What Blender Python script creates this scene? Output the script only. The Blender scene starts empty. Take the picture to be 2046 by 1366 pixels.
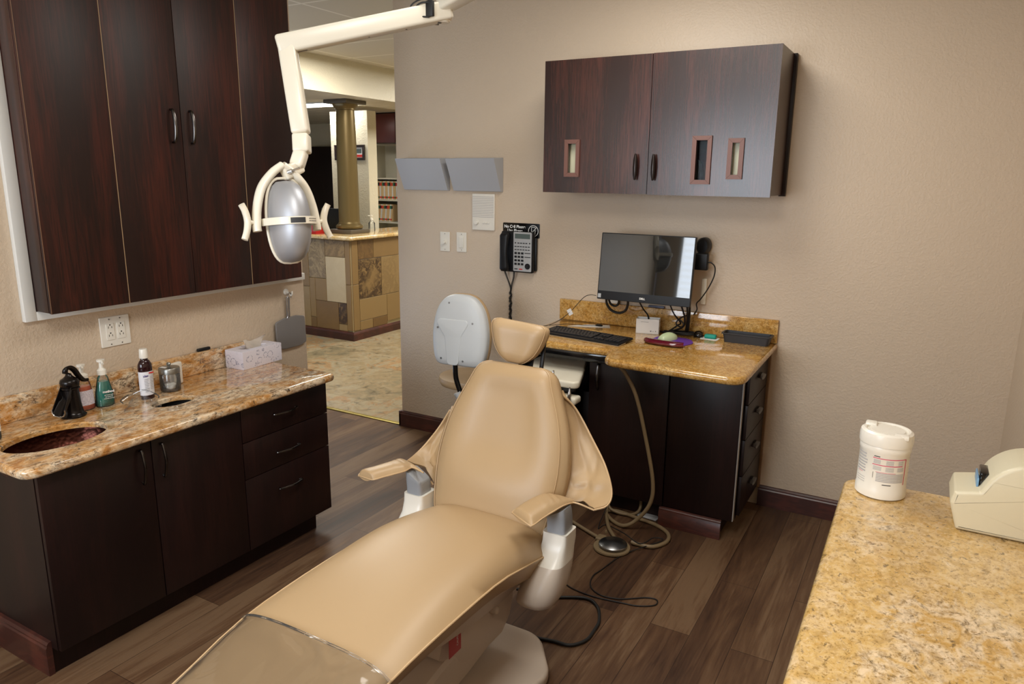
import bpy, bmesh, math, random
from mathutils import Vector, Matrix
from mathutils.geometry import tessellate_polygon
random.seed(4)
C = bpy.context.scene.collection
PI = math.pi
# ------------------------------------------------------------ camera
CAM = Vector((0, 0, 1.68)); FPX = 1449.12
yaw, pit, rol = -0.517998324, 0.22453298, 0.0109953922
_fw = Vector((math.sin(yaw)*math.cos(pit), math.cos(yaw)*math.cos(pit), -math.sin(pit)))
_r0 = Vector((math.cos(yaw), -math.sin(yaw), 0)); _u0 = _r0.cross(_fw)
_r = _r0*math.cos(rol) + _u0*math.sin(rol); _u = -_r0*math.sin(rol) + _u0*math.cos(rol)
cd = bpy.data.cameras.new('camera'); cam = bpy.data.objects.new('camera', cd); C.objects.link(cam)
cd.sensor_fit = 'HORIZONTAL'; cd.sensor_width = 36; cd.lens = 36*FPX/2046; cd.clip_start = 0.02
mm = Matrix((( _r.x, _u.x, -_fw.x), (_r.y, _u.y, -_fw.y), (_r.z, _u.z, -_fw.z))).to_4x4()
cam.matrix_world = Matrix.Translation(CAM) @ mm
bpy.context.scene.camera = cam
def at(u, v, ax, val):            # point of the plane axis=val seen at that place of the photograph (survey helper)
    d = _r*((u-1023)/FPX) - _u*((v-683)/FPX) + _fw
    return CAM + d*((val-CAM[ax])/d[ax])
# ------------------------------------------------------------ colour management, world, lights
sc = bpy.context.scene
sc.view_settings.view_transform = 'Standard'; sc.view_settings.look = 'None'
sc.view_settings.gamma = 1; sc.view_settings.use_curve_mapping = False
sc.view_settings.exposure = 0.95
w = bpy.data.worlds.new('world'); sc.world = w; w.use_nodes = True
w.node_tree.nodes['Background'].inputs[0].default_value = (.55, .7, 1, 1)
w.node_tree.nodes['Background'].inputs[1].default_value = 1.0
sc.cycles.max_bounces = 8; sc.cycles.diffuse_bounces = 5; sc.cycles.glossy_bounces = 4
sc.cycles.transmission_bounces = 8; sc.cycles.transparent_max_bounces = 12
sc.cycles.caustics_reflective = False; sc.cycles.caustics_refractive = False
sc.cycles.use_denoising = True
def area_light(name, loc, rot, sx, sy, power, col, spread=PI):
    l = bpy.data.lights.new(name, 'AREA'); l.shape = 'RECTANGLE'; l.size = sx; l.size_y = sy
    l.energy = power; l.color = col; l.spread = spread
    o = bpy.data.objects.new(name, l); C.objects.link(o); o.location = loc; o.rotation_euler = rot
    return o
# daylight entering by the shuttered window in the wall behind the camera
area_light('window_daylight', (-1.72, -1.50, 1.62), (PI/2, 0, 0), 1.66, 1.22, 34, (.86, .93, 1))
# room's unseen ceiling fitting, one added for the back wall, and the hall's
area_light('unseen_troffer_light', (-.75, .45, 2.70), (0, 0, 0), .56, 1.16, 18, (1, .965, .90))
area_light('unseen_troffer_light', (-1.15, 2.55, 2.70), (0, 0, 0), .56, 1.16, 13, (1, .965, .90))  # added lamp without a fitting, brightens the top of the back wall
area_light('hall_light', (-4.3, 4.7, 2.70), (0, 0, 0), .56, 1.1, 34, (1, .96, .87))
area_light('hall_light', (-4.0, 7.3, 2.70), (0, 0, 0), .56, 1.1, 42, (1, .96, .87))
area_light('hall_light', (-8.2, 8.3, 2.68), (0, 0, 0), 1.1, .5, 36, (1, .96, .87))
area_light('hall_light', (-6.6, 7.2, 2.68), (0, 0, 0), .5, .5, 18, (1, .96, .87))

# ------------------------------------------------------------ materials
MATS = {}
def mat(name, col, rough=.5, metal=0, **kw):
    m = bpy.data.materials.new(name); m.use_nodes = True
    b = m.node_tree.nodes['Principled BSDF']
    b.inputs['Base Color'].default_value = (*col, 1); b.inputs['Roughness'].default_value = rough
    b.inputs['Metallic'].default_value = metal
    for k, v in kw.items():
        b.inputs[k.replace('_', ' ')].default_value = v
    MATS[name] = m; return m
def srgb(r, g, b):
    f = lambda c: (c/255/12.92 if c/255 <= .04045 else ((c/255+.055)/1.055)**2.4)
    return (f(r), f(g), f(b))
class NT:
    def __init__(s, m): s.m = m; s.t = m.node_tree; s.b = s.t.nodes['Principled BSDF']
    def n(s, typ, **kw):
        x = s.t.nodes.new('ShaderNode'+typ)
        for k, v in kw.items():
            if k.startswith('_'): setattr(x, k[1:], v)
            else:
                key = int(k[1:]) if k[0] == 'i' and k[1:].isdigit() else k.replace('_', ' ')
                if isinstance(v, bpy.types.NodeSocket): s.t.links.new(v, x.inputs[key])
                else: x.inputs[key].default_value = v
        return x
    def l(s, a, b): s.t.links.new(a, b)
    def coord(s, scale=(1, 1, 1), rot=(0, 0, 0), out='Position'):
        g = s.n('NewGeometry') if out == 'Position' else s.n('TexCoord')
        mp = s.n('Mapping', Vector=g.outputs[out]); mp.inputs['Scale'].default_value = scale
        mp.inputs['Rotation'].default_value = rot; return mp.outputs[0]
    def ramp(s, fac, stops, interp='LINEAR'):
        r = s.n('ValToRGB', Fac=fac); r.color_ramp.interpolation = interp; e = r.color_ramp.elements
        while len(e) > 1: e.remove(e[-1])
        for i, (p, c) in enumerate(stops):
            q = e[0] if i == 0 else e.new(p)
            q.position = p; q.color = (*c, 1)
        return r.outputs[0]
    def mix(s, f, a, b, mode='MIX'):
        x = s.n('Mix', _data_type='RGBA', _blend_type=mode)
        for i, v in ((0, f), (6, a), (7, b)):
            if isinstance(v, bpy.types.NodeSocket): s.l(v, x.inputs[i])
            else: x.inputs[i].default_value = v if i == 0 else (*v, 1)
        return x.outputs[2]
    def bump(s, h, strength=.2, dist=.002):
        x = s.n('Bump', Height=h, Strength=strength, Distance=dist); s.l(x.outputs[0], s.b.inputs['Normal'])
def paint(name, col, rough=.42, strength=.35, scale=95):
    m = mat(name, col, rough); t = NT(m)
    co = t.coord()
    n1 = t.n('TexNoise', Vector=co, Scale=scale, Detail=2.0, Roughness=.5)
    n2 = t.n('TexNoise', Vector=co, Scale=scale*.38, Detail=1.0)
    r = t.ramp(n1.outputs['Fac'], [(.42, (0, 0, 0)), (.62, (1, 1, 1))])
    r2 = t.ramp(n2.outputs['Fac'], [(.35, (0, 0, 0)), (.7, (.6, .6, .6))])
    t.bump(t.mix(.5, r, r2), strength, .004)
    n3 = t.n('TexNoise', Vector=co, Scale=1.6, Detail=2.0)
    t.l(t.mix(n3.outputs['Fac'], [c*.95 for c in col], [c*1.05 for c in col]), t.b.inputs['Base Color'])
    return m
WALL = paint('beige_paint', srgb(206, 188, 166), .46, .26)
WALLW = paint('cream_paint', srgb(208, 200, 178), .42, .55, 70)
CEIL = None
def woodmat(name, dark, red, rough=.34, sc_=(60, 60, 2.6), spec=.5, mixamt=(.46, .70)):
    m = mat(name, dark, rough); t = NT(m); co = t.coord(sc_)
    n = t.n('TexNoise', Vector=co, Scale=1.6, Detail=6.0, Roughness=.62, Distortion=1.3)
    c2 = t.coord((7, 7, 1.3)); n2 = t.n('TexNoise', Vector=c2, Scale=1.0, Detail=2.0)
    f = t.n('Math', _operation='MULTIPLY', i0=n.outputs['Fac'], i1=n2.outputs['Fac'])
    f2 = t.n('Math', _operation='MULTIPLY', i0=f.outputs[0], i1=2.0)
    t.l(t.ramp(f2.outputs[0], [(mixamt[0], dark), (mixamt[1], red)]), t.b.inputs['Base Color'])
    t.b.inputs['Specular IOR Level'].default_value = spec
    t.bump(n.outputs['Fac'], .04, .001)
    return m
WOOD = woodmat('mahogany_laminate', srgb(32, 15, 12), srgb(68, 28, 19), .44, spec=.4, mixamt=(.38, .78))
WOODD = woodmat('espresso_laminate', srgb(24, 12, 11), srgb(40, 20, 17), .40, spec=.32, mixamt=(.4, .9))
WOODM = woodmat('mahogany_moulding', srgb(62, 34, 29), srgb(84, 44, 35), .30, (5, 5, 30))
WOODE = mat('worn_panel_edge', srgb(158, 130, 98), .6)
WOODF = woodmat('upper_cabinet_laminate', srgb(40, 24, 22), srgb(78, 42, 35), .27, spec=.62, mixamt=(.38, .85))
FRAMEW = mat('brown_window_frame', srgb(112, 76, 66), .45)
def granite(name, base, gold, cream, dark, speck=60, vein=1.0, stretch=(1, 1, 1), rot=0, pale=.55, patches=(), mott=.0):
    m = mat(name, base, .10); t = NT(m); co = t.coord(stretch, (0, 0, rot))
    big = t.n('TexNoise', Vector=co, Scale=3.2, Detail=4.0, Roughness=.6, Distortion=1.4)
    med = t.n('TexNoise', Vector=co, Scale=16.0, Detail=5.0, Roughness=.65, Distortion=1.2)
    fine = t.n('TexNoise', Vector=co, Scale=float(speck), Detail=4.0, Roughness=.7, Distortion=.5)
    fine2 = t.n('TexNoise', Vector=co, Scale=float(speck)*2.2, Detail=2.0, Roughness=.6)
    c = t.ramp(med.outputs['Fac'], [(.30, gold), (.48, base), (.66, tuple(.5*a+.5*b for a, b in zip(base, cream))), (.8, cream)])
    pm = t.ramp(big.outputs['Fac'], [(pale-.03, (0, 0, 0)), (pale+.10, (1, 1, 1))])
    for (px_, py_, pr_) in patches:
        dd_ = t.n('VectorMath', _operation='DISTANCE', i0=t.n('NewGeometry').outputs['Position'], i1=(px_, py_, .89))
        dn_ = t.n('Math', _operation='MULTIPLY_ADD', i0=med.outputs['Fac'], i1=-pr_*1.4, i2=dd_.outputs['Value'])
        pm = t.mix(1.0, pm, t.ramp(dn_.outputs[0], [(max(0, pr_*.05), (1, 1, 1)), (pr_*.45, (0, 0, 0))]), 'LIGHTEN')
    pal = t.ramp(fine.outputs['Fac'], [(.30, dark), (.42, tuple(.6*a for a in cream)), (.54, cream), (.75, tuple(min(1, a*1.12) for a in cream))])
    pf = t.mix(1.0, pm, t.ramp(med.outputs['Fac'], [(.38, (0, 0, 0)), (.55, (.9, .9, .9))]), 'MULTIPLY')
    c = t.mix(pf, c, pal)
    sp = t.ramp(fine.outputs['Fac'], [(.33, (.95, .95, .95)), (.43, (0, 0, 0))])
    c = t.mix(sp, c, dark)
    sp2 = t.ramp(fine2.outputs['Fac'], [(.32, (.7, .7, .7)), (.42, (0, 0, 0))])
    c = t.mix(sp2, c, tuple(.55*a for a in gold))
    if mott:
        mo = t.n('TexNoise', Vector=co, Scale=float(speck)*.62, Detail=4.0, Roughness=.6, Distortion=.8)
        c = t.mix(t.ramp(mo.outputs['Fac'], [(.40, (mott, mott, mott)), (.50, (0, 0, 0))]), c, tuple(.5*a+.5*b for a, b in zip(dark, gold)))
        c = t.mix(t.ramp(mo.outputs['Fac'], [(.56, (0, 0, 0)), (.68, (mott, mott, mott))]), c, cream)
    lt = t.ramp(fine2.outputs['Fac'], [(.60, (0, 0, 0)), (.72, (.55, .55, .55))])
    c = t.mix(lt, c, cream)
    if vein:
        v = t.n('TexNoise', Vector=co, Scale=6.5, Detail=6.0, Roughness=.7, Distortion=2.2)
        vd = t.n('Math', _operation='SUBTRACT', i0=v.outputs['Fac'], i1=.5)
        va = t.n('Math', _operation='ABSOLUTE', i0=vd.outputs[0])
        vr = t.ramp(va.outputs[0], [(.0, (vein, vein, vein)), (.022, (0, 0, 0))])
        vm = t.mix(1.0, vr, t.ramp(med.outputs['Fac'], [(.45, (0, 0, 0)), (.6, (1, 1, 1))]), 'MULTIPLY')
        c = t.mix(vm, c, tuple(a*1.2 for a in dark))
    t.l(c, t.b.inputs['Base Color'])
    t.b.inputs['Coat Weight'].default_value = .3; t.b.inputs['Coat Roughness'].default_value = .04
    return m
GRL = granite('veined_gold_granite', srgb(200, 152, 92), srgb(172, 112, 50), srgb(226, 208, 180), srgb(66, 54, 44), 52, 1.0, (1.0, .55, 1), .45, .455, (), .45)
GRD = granite('golden_granite', srgb(194, 148, 76), srgb(172, 120, 50), srgb(212, 182, 128), srgb(84, 62, 36), 125, 0, (1, .9, 1), .3, .62, ((-1.16, 3.33, .03),), .6)
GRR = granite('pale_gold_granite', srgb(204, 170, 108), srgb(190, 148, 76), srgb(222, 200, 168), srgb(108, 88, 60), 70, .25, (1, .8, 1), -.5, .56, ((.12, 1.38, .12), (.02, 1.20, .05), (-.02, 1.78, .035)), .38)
GRH = granite('hall_top_granite', srgb(200, 170, 115), srgb(178, 140, 80), srgb(225, 210, 180), srgb(110, 90, 60), 60, 0)
LEA = mat('tan_vinyl', srgb(176, 148, 112), .42); t = NT(LEA)
_n = t.n('TexNoise', Vector=t.coord(), Scale=420.0, Detail=2.0); t.bump(_n.outputs['Fac'], .10, .0006)
_n = t.n('TexNoise', Vector=t.coord(), Scale=2.2, Detail=1.0)
t.l(t.mix(_n.outputs['Fac'], srgb(173, 145, 108), srgb(180, 153, 117)), t.b.inputs['Base Color'])
LEAS = mat('tan_vinyl_seam', srgb(196, 166, 126), .45)
WPL = mat('white_plastic', srgb(226, 222, 212), .30)
IVO = mat('ivory_enamel', srgb(228, 222, 206), .26)
GRP = mat('grey_plastic', srgb(146, 150, 156), .38)
GRS = mat('grey_shell', srgb(196, 200, 202), .40)
GRW = mat('grey_wall_pocket', srgb(176, 178, 182), .45)
GRM = mat('grey_mirror_back', srgb(118, 114, 112), .42)
BLK = mat('black_plastic', srgb(20, 20, 22), .42, Specular_IOR_Level=.28)
BLKG = mat('glossy_black', srgb(12, 12, 13), .10)
BLKR = mat('black_rubber', srgb(16, 15, 15), .55)
BRZ = mat('oil_rubbed_bronze', srgb(24, 19, 18), .22, .5)
CHR = mat('chrome', srgb(205, 205, 205), .14, 1)
STL = mat('brushed_steel', srgb(150, 150, 150), .30, 1)
NCK = mat('dark_nickel', srgb(88, 84, 82), .22, 1)
COP = mat('dark_copper', srgb(70, 36, 28), .28, .9); t = NT(COP)
_n = t.n('TexVoronoi', Vector=t.coord(), Scale=70.0); t.bump(_n.outputs['Distance'], .35, .003)
DARK = mat('dark_interior', srgb(14, 11, 10), .8)
PAP = mat('white_paper', srgb(232, 232, 230), .7)
CARD = mat('white_card', srgb(228, 228, 228), .5)
INK = mat('grey_ink', srgb(120, 120, 124), .7)
INKD = mat('dark_ink', srgb(40, 40, 44), .7)
PNK = mat('pink_ink', srgb(200, 70, 105), .6)
TISS = mat('tissue_paper', srgb(238, 232, 224), .9)
WPT = mat('white_painted_trim', srgb(222, 222, 218), .4)
def thin(name, col, rough, ior=1.45, bump=None, tint=0.0):
    m = bpy.data.materials.new(name); m.use_nodes = True; MATS[name] = m; T_ = m.node_tree; N = T_.nodes; L = T_.links
    N.remove(N['Principled BSDF']); out = N['Material Output']
    tr = N.new('ShaderNodeBsdfTransparent'); tr.inputs[0].default_value = (*col, 1)
    gl = N.new('ShaderNodeBsdfGlossy'); gl.inputs['Roughness'].default_value = rough
    df = N.new('ShaderNodeBsdfDiffuse'); df.inputs[0].default_value = (.8, .8, .8, 1)
    fr = N.new('ShaderNodeFresnel'); fr.inputs[0].default_value = ior
    m1 = N.new('ShaderNodeMixShader'); m2 = N.new('ShaderNodeMixShader')
    L.new(fr.outputs[0], m1.inputs[0]); L.new(tr.outputs[0], m1.inputs[1]); L.new(gl.outputs[0], m1.inputs[2])
    m2.inputs[0].default_value = tint; L.new(m1.outputs[0], m2.inputs[1]); L.new(df.outputs[0], m2.inputs[2]); L.new(m2.outputs[0], out.inputs[0])
    if bump:
        g = N.new('ShaderNodeNewGeometry'); n = N.new('ShaderNodeTexNoise'); n.inputs['Scale'].default_value = bump[0]; n.inputs['Detail'].default_value = 1.5; n.inputs['Distortion'].default_value = 1.2
        b = N.new('ShaderNodeBump'); b.inputs['Strength'].default_value = bump[1]; b.inputs['Distance'].default_value = bump[2]
        L.new(g.outputs['Position'], n.inputs['Vector']); L.new(n.outputs['Fac'], b.inputs['Height']); L.new(b.outputs[0], gl.inputs['Normal']); L.new(b.outputs[0], fr.inputs['Normal'])
    return m
GLS = thin('clear_glass', (.93, .94, .94), .03, 1.5, None, .05)
CLP = thin('clear_plastic', (.97, .98, .98), .05, 1.40, None, .03)
CLV = thin('clear_vinyl_cover', (.985, .975, .955), .07, 1.45, (4.5, .7, .03), .03)
TEAL = mat('teal_soap', srgb(12, 128, 116), .12, Coat_Weight=.6); BLUS = mat('blue_liquid', srgb(6, 92, 122), .12, Coat_Weight=.6)
ORS = mat('orange_soap', srgb(214, 96, 58), .12, Coat_Weight=.6)
AMB = mat('amber_bottle', srgb(38, 14, 18), .10)
ALU = mat('matt_aluminium', srgb(150, 150, 146), .36, 1)
REFL = mat('frosted_reflector', srgb(170, 172, 178), .45, .55)
HOSE = mat('tan_rubber_hose', srgb(128, 110, 82), .5)
CRM = mat('cream_plastic', srgb(204, 196, 170), .38)
CRT = mat('cream_tray', srgb(226, 220, 202), .30)
BASEP = mat('warm_grey_enamel', srgb(200, 186, 172), .34)
RED = mat('red_plastic', srgb(170, 20, 26), .3)
PUR = mat('purple_rubber', srgb(98, 52, 150), .6)
MAR = mat('maroon_gel', srgb(92, 16, 34), .10, Coat_Weight=.8)
MOU = mat('sage_plastic', srgb(184, 200, 160), .35)
TUR = mat('turquoise_foam', srgb(20, 150, 132), .6)
DGR = mat('charcoal_plastic', srgb(44, 45, 49), .5)
LGR = mat('light_grey_plastic', srgb(168, 170, 172), .35)
LCD = mat('grey_display', srgb(86, 98, 96), .2)
COLM = mat('antique_gold_column', srgb(112, 95, 60), .32, .55)
PLI = mat('bronze_plinth', srgb(92, 84, 72), .4, .3)
BRS = mat('brass_strip', srgb(150, 134, 66), .35, .5)
GOLDC = mat('pale_contents', srgb(226, 218, 186), .6)
BRK = mat('brown_stool', srgb(120, 92, 70), .5)
GLP = thin('glass_pane', (.97, .98, .98), .0, 1.12)
EMI = mat('lit_diffuser', (1, 1, 1), .5, Emission_Color=(1, .96, .88, 1), Emission_Strength=9.0)
EMD = mat('bright_daylight_slat', srgb(225, 232, 240), .5)
TRQ = mat('folder_card', srgb(218, 186, 140), .7)
FGR = mat('green_tab', srgb(40, 110, 80), .6); FOR = mat('orange_tab', srgb(214, 92, 40), .6); FRD = mat('red_tab', srgb(190, 40, 34), .6)
SKIN = mat('photo_print', srgb(200, 160, 140), .5)
# floor planks (boards run along Y)
FLR = mat('vinyl_plank', srgb(74, 52, 40), .33, Specular_IOR_Level=.27); t = NT(FLR)
co = t.coord((1, 1, 1), (0, 0, PI/2))
def bricktex(t, co, bw, rh, mortar, off=.37):
    b = t.n('TexBrick', Vector=co, Color1=(0, 0, 0, 1), Color2=(1, 1, 1, 1), Mortar=(.5, .5, .5, 1), Scale=1.0, Mortar_Size=mortar, Mortar_Smooth=.1, Bias=0.0, Brick_Width=bw, Row_Height=rh)
    b.offset = off; b.offset_frequency = 2; return b
b1 = bricktex(t, co, 1.22, .152, .0012)
warp = t.n('TexNoise', Vector=t.coord((.9, .35, 1)), Scale=3.0, Detail=2.0)
grain = t.n('TexNoise', Vector=t.coord((70, 3.2, 1)), Scale=1.0, Detail=7.0, Roughness=.68, Distortion=.6)
tone = t.n('TexNoise', Vector=t.coord((9, 1.1, 1)), Scale=1.0, Detail=4.0, Roughness=.6, Distortion=1.0)
off = t.n('Math', _operation='MULTIPLY_ADD', i0=b1.outputs['Color'], i1=.27, i2=.13)
g1 = t.n('Math', _operation='MULTIPLY_ADD', i0=tone.outputs['Fac'], i1=.75, i2=off.outputs[0])
g2 = t.n('Math', _operation='MULTIPLY_ADD', i0=grain.outputs['Fac'], i1=.45, i2=g1.outputs[0])
c = t.ramp(g2.outputs[0], [(.48, srgb(33, 22, 16)), (.64, srgb(56, 38, 28)), (.78, srgb(78, 55, 39)), (.90, srgb(94, 69, 49)), (1.1, srgb(110, 86, 64))])
c = t.mix(t.ramp(b1.outputs['Fac'], [(.0, (0, 0, 0)), (1, (.75, .75, .75))]), c, srgb(28, 18, 14))
t.l(c, t.b.inputs['Base Color']); t.bump(grain.outputs['Fac'], .12, .0015)
t.l(t.ramp(grain.outputs['Fac'], [(.3, (.40,)*3), (.7, (.55,)*3)]), t.b.inputs['Roughness'])
# slate tile floor of the hall
SLT = mat('slate_tile', srgb(150, 128, 92), .35); t = NT(SLT)
co = t.coord((1, 1, 1), (0, 0, .0)); b1 = bricktex(t, co, .405, .405, .004, .5)
n1 = t.n('TexNoise', Vector=co, Scale=3.5, Detail=7.0, Roughness=.7, Distortion=1.6)
n2 = t.n('TexNoise', Vector=co, Scale=11.0, Detail=5.0, Roughness=.6, Distortion=1.0)
g = t.n('Math', _operation='MULTIPLY_ADD', i0=b1.outputs['Color'], i1=.30, i2=n1.outputs['Fac'])
c = t.ramp(g.outputs[0], [(.34, srgb(104, 94, 74)), (.46, srgb(126, 116, 92)), (.58, srgb(144, 126, 96)), (.70, srgb(150, 140, 116)), (.80, srgb(152, 118, 80)), (.9, srgb(132, 128, 110))])
c = t.mix(t.ramp(n2.outputs['Fac'], [(.55, (0, 0, 0)), (.75, (.5, .5, .5))]), c, srgb(176, 160, 128))
c = t.mix(t.ramp(n2.outputs['Fac'], [(.33, (.75, .75, .75)), (.45, (0, 0, 0))]), c, srgb(84, 76, 58))
c = t.mix(t.ramp(b1.outputs['Fac'], [(0, (0, 0, 0)), (1, (.6, .6, .6))]), c, srgb(120, 108, 82))
t.l(c, t.b.inputs['Base Color']); t.bump(n2.outputs['Fac'], .25, .003)
# travertine cladding; each tile carries its own tone in the attribute "tone"
TRV = mat('travertine_tile', srgb(170, 145, 100), .38); t = NT(TRV)
at_ = t.n('Attribute', _attribute_name='tone'); co = t.coord()
ofs = t.n('VectorMath', _operation='MULTIPLY_ADD', i0=at_.outputs['Color'], i1=(9, 7, 5), i2=co)
n1 = t.n('TexNoise', Vector=ofs.outputs[0], Scale=3.0, Detail=6.0, Roughness=.65, Distortion=1.5)
n2 = t.n('TexNoise', Vector=ofs.outputs[0], Scale=16.0, Detail=5.0, Roughness=.7, Distortion=1.4)
sep = t.n('SeparateColor', Color=at_.outputs['Color'])
c0 = t.ramp(sep.outputs[0], [(0, srgb(98, 72, 44)), (.3, srgb(140, 116, 78)), (.6, srgb(162, 144, 110)), (1, srgb(200, 186, 156))])
c0 = t.mix(n1.outputs['Fac'], c0, t.mix(.5, c0, srgb(150, 118, 70)))
mk = t.n('Math', _operation='MULTIPLY', i0=t.ramp(n1.outputs['Fac'], [(.36, (0, 0, 0)), (.50, (1, 1, 1))]), i1=sep.outputs[1])
mk2 = t.n('Math', _operation='MULTIPLY', i0=mk.outputs[0], i1=t.ramp(n2.outputs['Fac'], [(.38, (0, 0, 0)), (.50, (1, 1, 1))]))
c0 = t.mix(mk2.outputs[0], c0, srgb(66, 48, 34))
t.l(c0, t.b.inputs['Base Color'])
GRT = mat('cream_grout', srgb(186, 172, 138), .8)
# ceiling tiles
CEIL = mat('ceiling_tile', srgb(206, 198, 178), .8); t = NT(CEIL)
b1 = bricktex(t, t.coord(), 1.22, .61, .012, 0.0)
t.l(t.mix(b1.outputs['Fac'], srgb(200, 192, 172), srgb(226, 220, 204)), t.b.inputs['Base Color'])
_n = t.n('TexNoise', Vector=t.coord(), Scale=160.0, Detail=2.0); t.bump(_n.outputs['Fac'], .3, .002)
# printed tissue box
TBX = mat('printed_tissue_box', srgb(214, 212, 220), .55); t = NT(TBX)
v = t.n('TexVoronoi', Vector=t.coord(), Scale=21.0)
s1 = t.n('Math', _operation='MULTIPLY', i0=v.outputs['Distance'], i1=22.0); s2 = t.n('Math', _operation='SINE', i0=s1.outputs[0])
n = t.n('TexNoise', Vector=t.coord(), Scale=170.0, Detail=1.0)
m1 = t.n('Math', _operation='MULTIPLY', i0=t.ramp(s2.outputs[0], [(.3, (0, 0, 0)), (.9, (1, 1, 1))]), i1=t.ramp(n.outputs['Fac'], [(.47, (0, 0, 0)), (.55, (.75, .75, .75))]))
m2 = t.n('Math', _operation='MULTIPLY', i0=m1.outputs[0], i1=t.ramp(v.outputs['Distance'], [(.40, (1, 1, 1)), (.60, (.1, .1, .1))]))
t.l(t.mix(m2.outputs[0], srgb(216, 212, 222), srgb(118, 122, 148)), t.b.inputs['Base Color'])
# monitor glass
SCR = mat('monitor_glass', srgb(14, 18, 20), .03, Specular_IOR_Level=.9)
# ------------------------------------------------------------ mesh helpers
ORG = {}
def finish(name, bm, m, parent=None, smooth=40, mats=None):
    bmesh.ops.recalc_face_normals(bm, faces=bm.faces) if not getattr(bm, 'keepn', False) else None
    me = bpy.data.meshes.new(name); bm.to_mesh(me); bm.free()
    xs = [v.co for v in me.vertices]
    lo = Vector([min(v[i] for v in xs) for i in range(3)]); hi = Vector([max(v[i] for v in xs) for i in range(3)])
    o0 = Vector(((lo.x+hi.x)/2, (lo.y+hi.y)/2, lo.z))
    for v in me.vertices: v.co -= o0
    for mm_ in (mats or [m]): me.materials.append(mm_)
    if smooth:
        for p in me.polygons: p.use_smooth = True
        me.set_sharp_from_angle(angle=math.radians(smooth))
    o = bpy.data.objects.new(name, me); C.objects.link(o)
    ORG[o] = o0
    if parent: o.parent = parent; o.location = o0 - ORG[parent]
    else: o.location = o0
    return o
def thing(name, loc, label, cat, group=None):
    o = bpy.data.objects.new(name, None); C.objects.link(o); o.location = loc; ORG[o] = Vector(loc)
    o.empty_display_size = .05
    return tag(o, label, cat, group)
def tag(o, label, cat, group=None):
    o['label'] = label; o['category'] = cat
    if group: o['group'] = group
    return o
def struct(o): o['kind'] = 'structure'; return o
def dup(root, off, label=None, rename=None):
    def cp(o, par):
        c = o.copy(); C.objects.link(c); ORG[c] = ORG[o] + Vector(off); c.parent = par
        for ch in o.children: cp(ch, c)
        return c
    r = cp(root, None); r.location = root.location + Vector(off)
    if label: r['label'] = label
    return r
def B(): return bmesh.new()
def box(bm, x0, x1, y0, y1, z0, z1, bev=0, seg=2, M=None):
    if x0 > x1: x0, x1 = x1, x0
    if y0 > y1: y0, y1 = y1, y0
    if z0 > z1: z0, z1 = z1, z0
    r = bmesh.ops.create_cube(bm, size=1)['verts']
    for v in r: v.co = Vector((x0+(v.co.x+.5)*(x1-x0), y0+(v.co.y+.5)*(y1-y0), z0+(v.co.z+.5)*(z1-z0)))
    if bev:
        es = list({e for v in r for e in v.link_edges})
        g = bmesh.ops.bevel(bm, geom=es, offset=min(bev, .49*min(x1-x0, y1-y0, z1-z0)), segments=seg, profile=.5, affect='EDGES', clamp_overlap=True)
        r = list({v for f in g['faces'] for v in f.verts} | {v for v in r if v.is_valid})
    if M is not None:
        for v in r: v.co = M @ v.co
    return r
def lathe(bm, prof, M=None, seg=32, cap=True):
    rings = []
    for r, z in prof:
        rings.append([bm.verts.new((r*math.cos(2*PI*i/seg), r*math.sin(2*PI*i/seg), z)) for i in range(seg)])
    return loft(bm, rings, cap, cap, True, M)
def loft(bm, rings, cap0=True, cap1=True, closed=True, M=None):
    n = len(rings[0])
    for a, b in zip(rings, rings[1:]):
        for i in range(n if closed else n-1):
            j = (i+1) % n
            try: bm.faces.new((a[i], a[j], b[j], b[i]))
            except ValueError: pass
    if closed and cap0: bm.faces.new(rings[0][::-1])
    if closed and cap1: bm.faces.new(rings[-1])
    vs = [v for r in rings for v in r]
    if M is not None:
        for v in vs: v.co = M @ v.co
    return vs
def ring(bm, pts): return [bm.verts.new(p) for p in pts]
def catmull(P, n=8, closed=False):
    P = [Vector(p) for p in P]; out = []
    m = len(P)
    rng = range(m) if closed else range(m-1)
    for i in rng:
        p0 = P[(i-1) % m] if closed or i > 0 else P[0]*2-P[1]
        p1 = P[i]; p2 = P[(i+1) % m]
        p3 = P[(i+2) % m] if closed or i+2 < m else P[-1]*2-P[-2]
        for k in range(n):
            s = k/n
            out.append(.5*((2*p1)+(p2-p0)*s+(2*p0-5*p1+4*p2-p3)*s*s+(-p0+3*p1-3*p2+p3)*s**3))
    if not closed: out.append(P[-1])
    return out
def tube(bm, pts, r, seg=10, M=None, flat=None):
    pts = [Vector(p) for p in pts]; rings = []; n0 = None
    for i, p in enumerate(pts):
        t_ = (pts[min(i+1, len(pts)-1)]-pts[max(i-1, 0)]).normalized()
        if n0 is None:
            n0 = t_.orthogonal().normalized() if flat is None else (Vector(flat)-t_*t_.dot(Vector(flat))).normalized()
        else:
            n0 = (n0-t_*t_.dot(n0)).normalized()
        b0 = t_.cross(n0)
        rr = r(i/(len(pts)-1)) if callable(r) else r
        ra, rb = rr if isinstance(rr, tuple) else (rr, rr)
        rings.append([bm.verts.new(p + n0*ra*math.cos(2*PI*k/seg) + b0*rb*math.sin(2*PI*k/seg)) for k in range(seg)])
    return loft(bm, rings, M=M)
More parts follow.
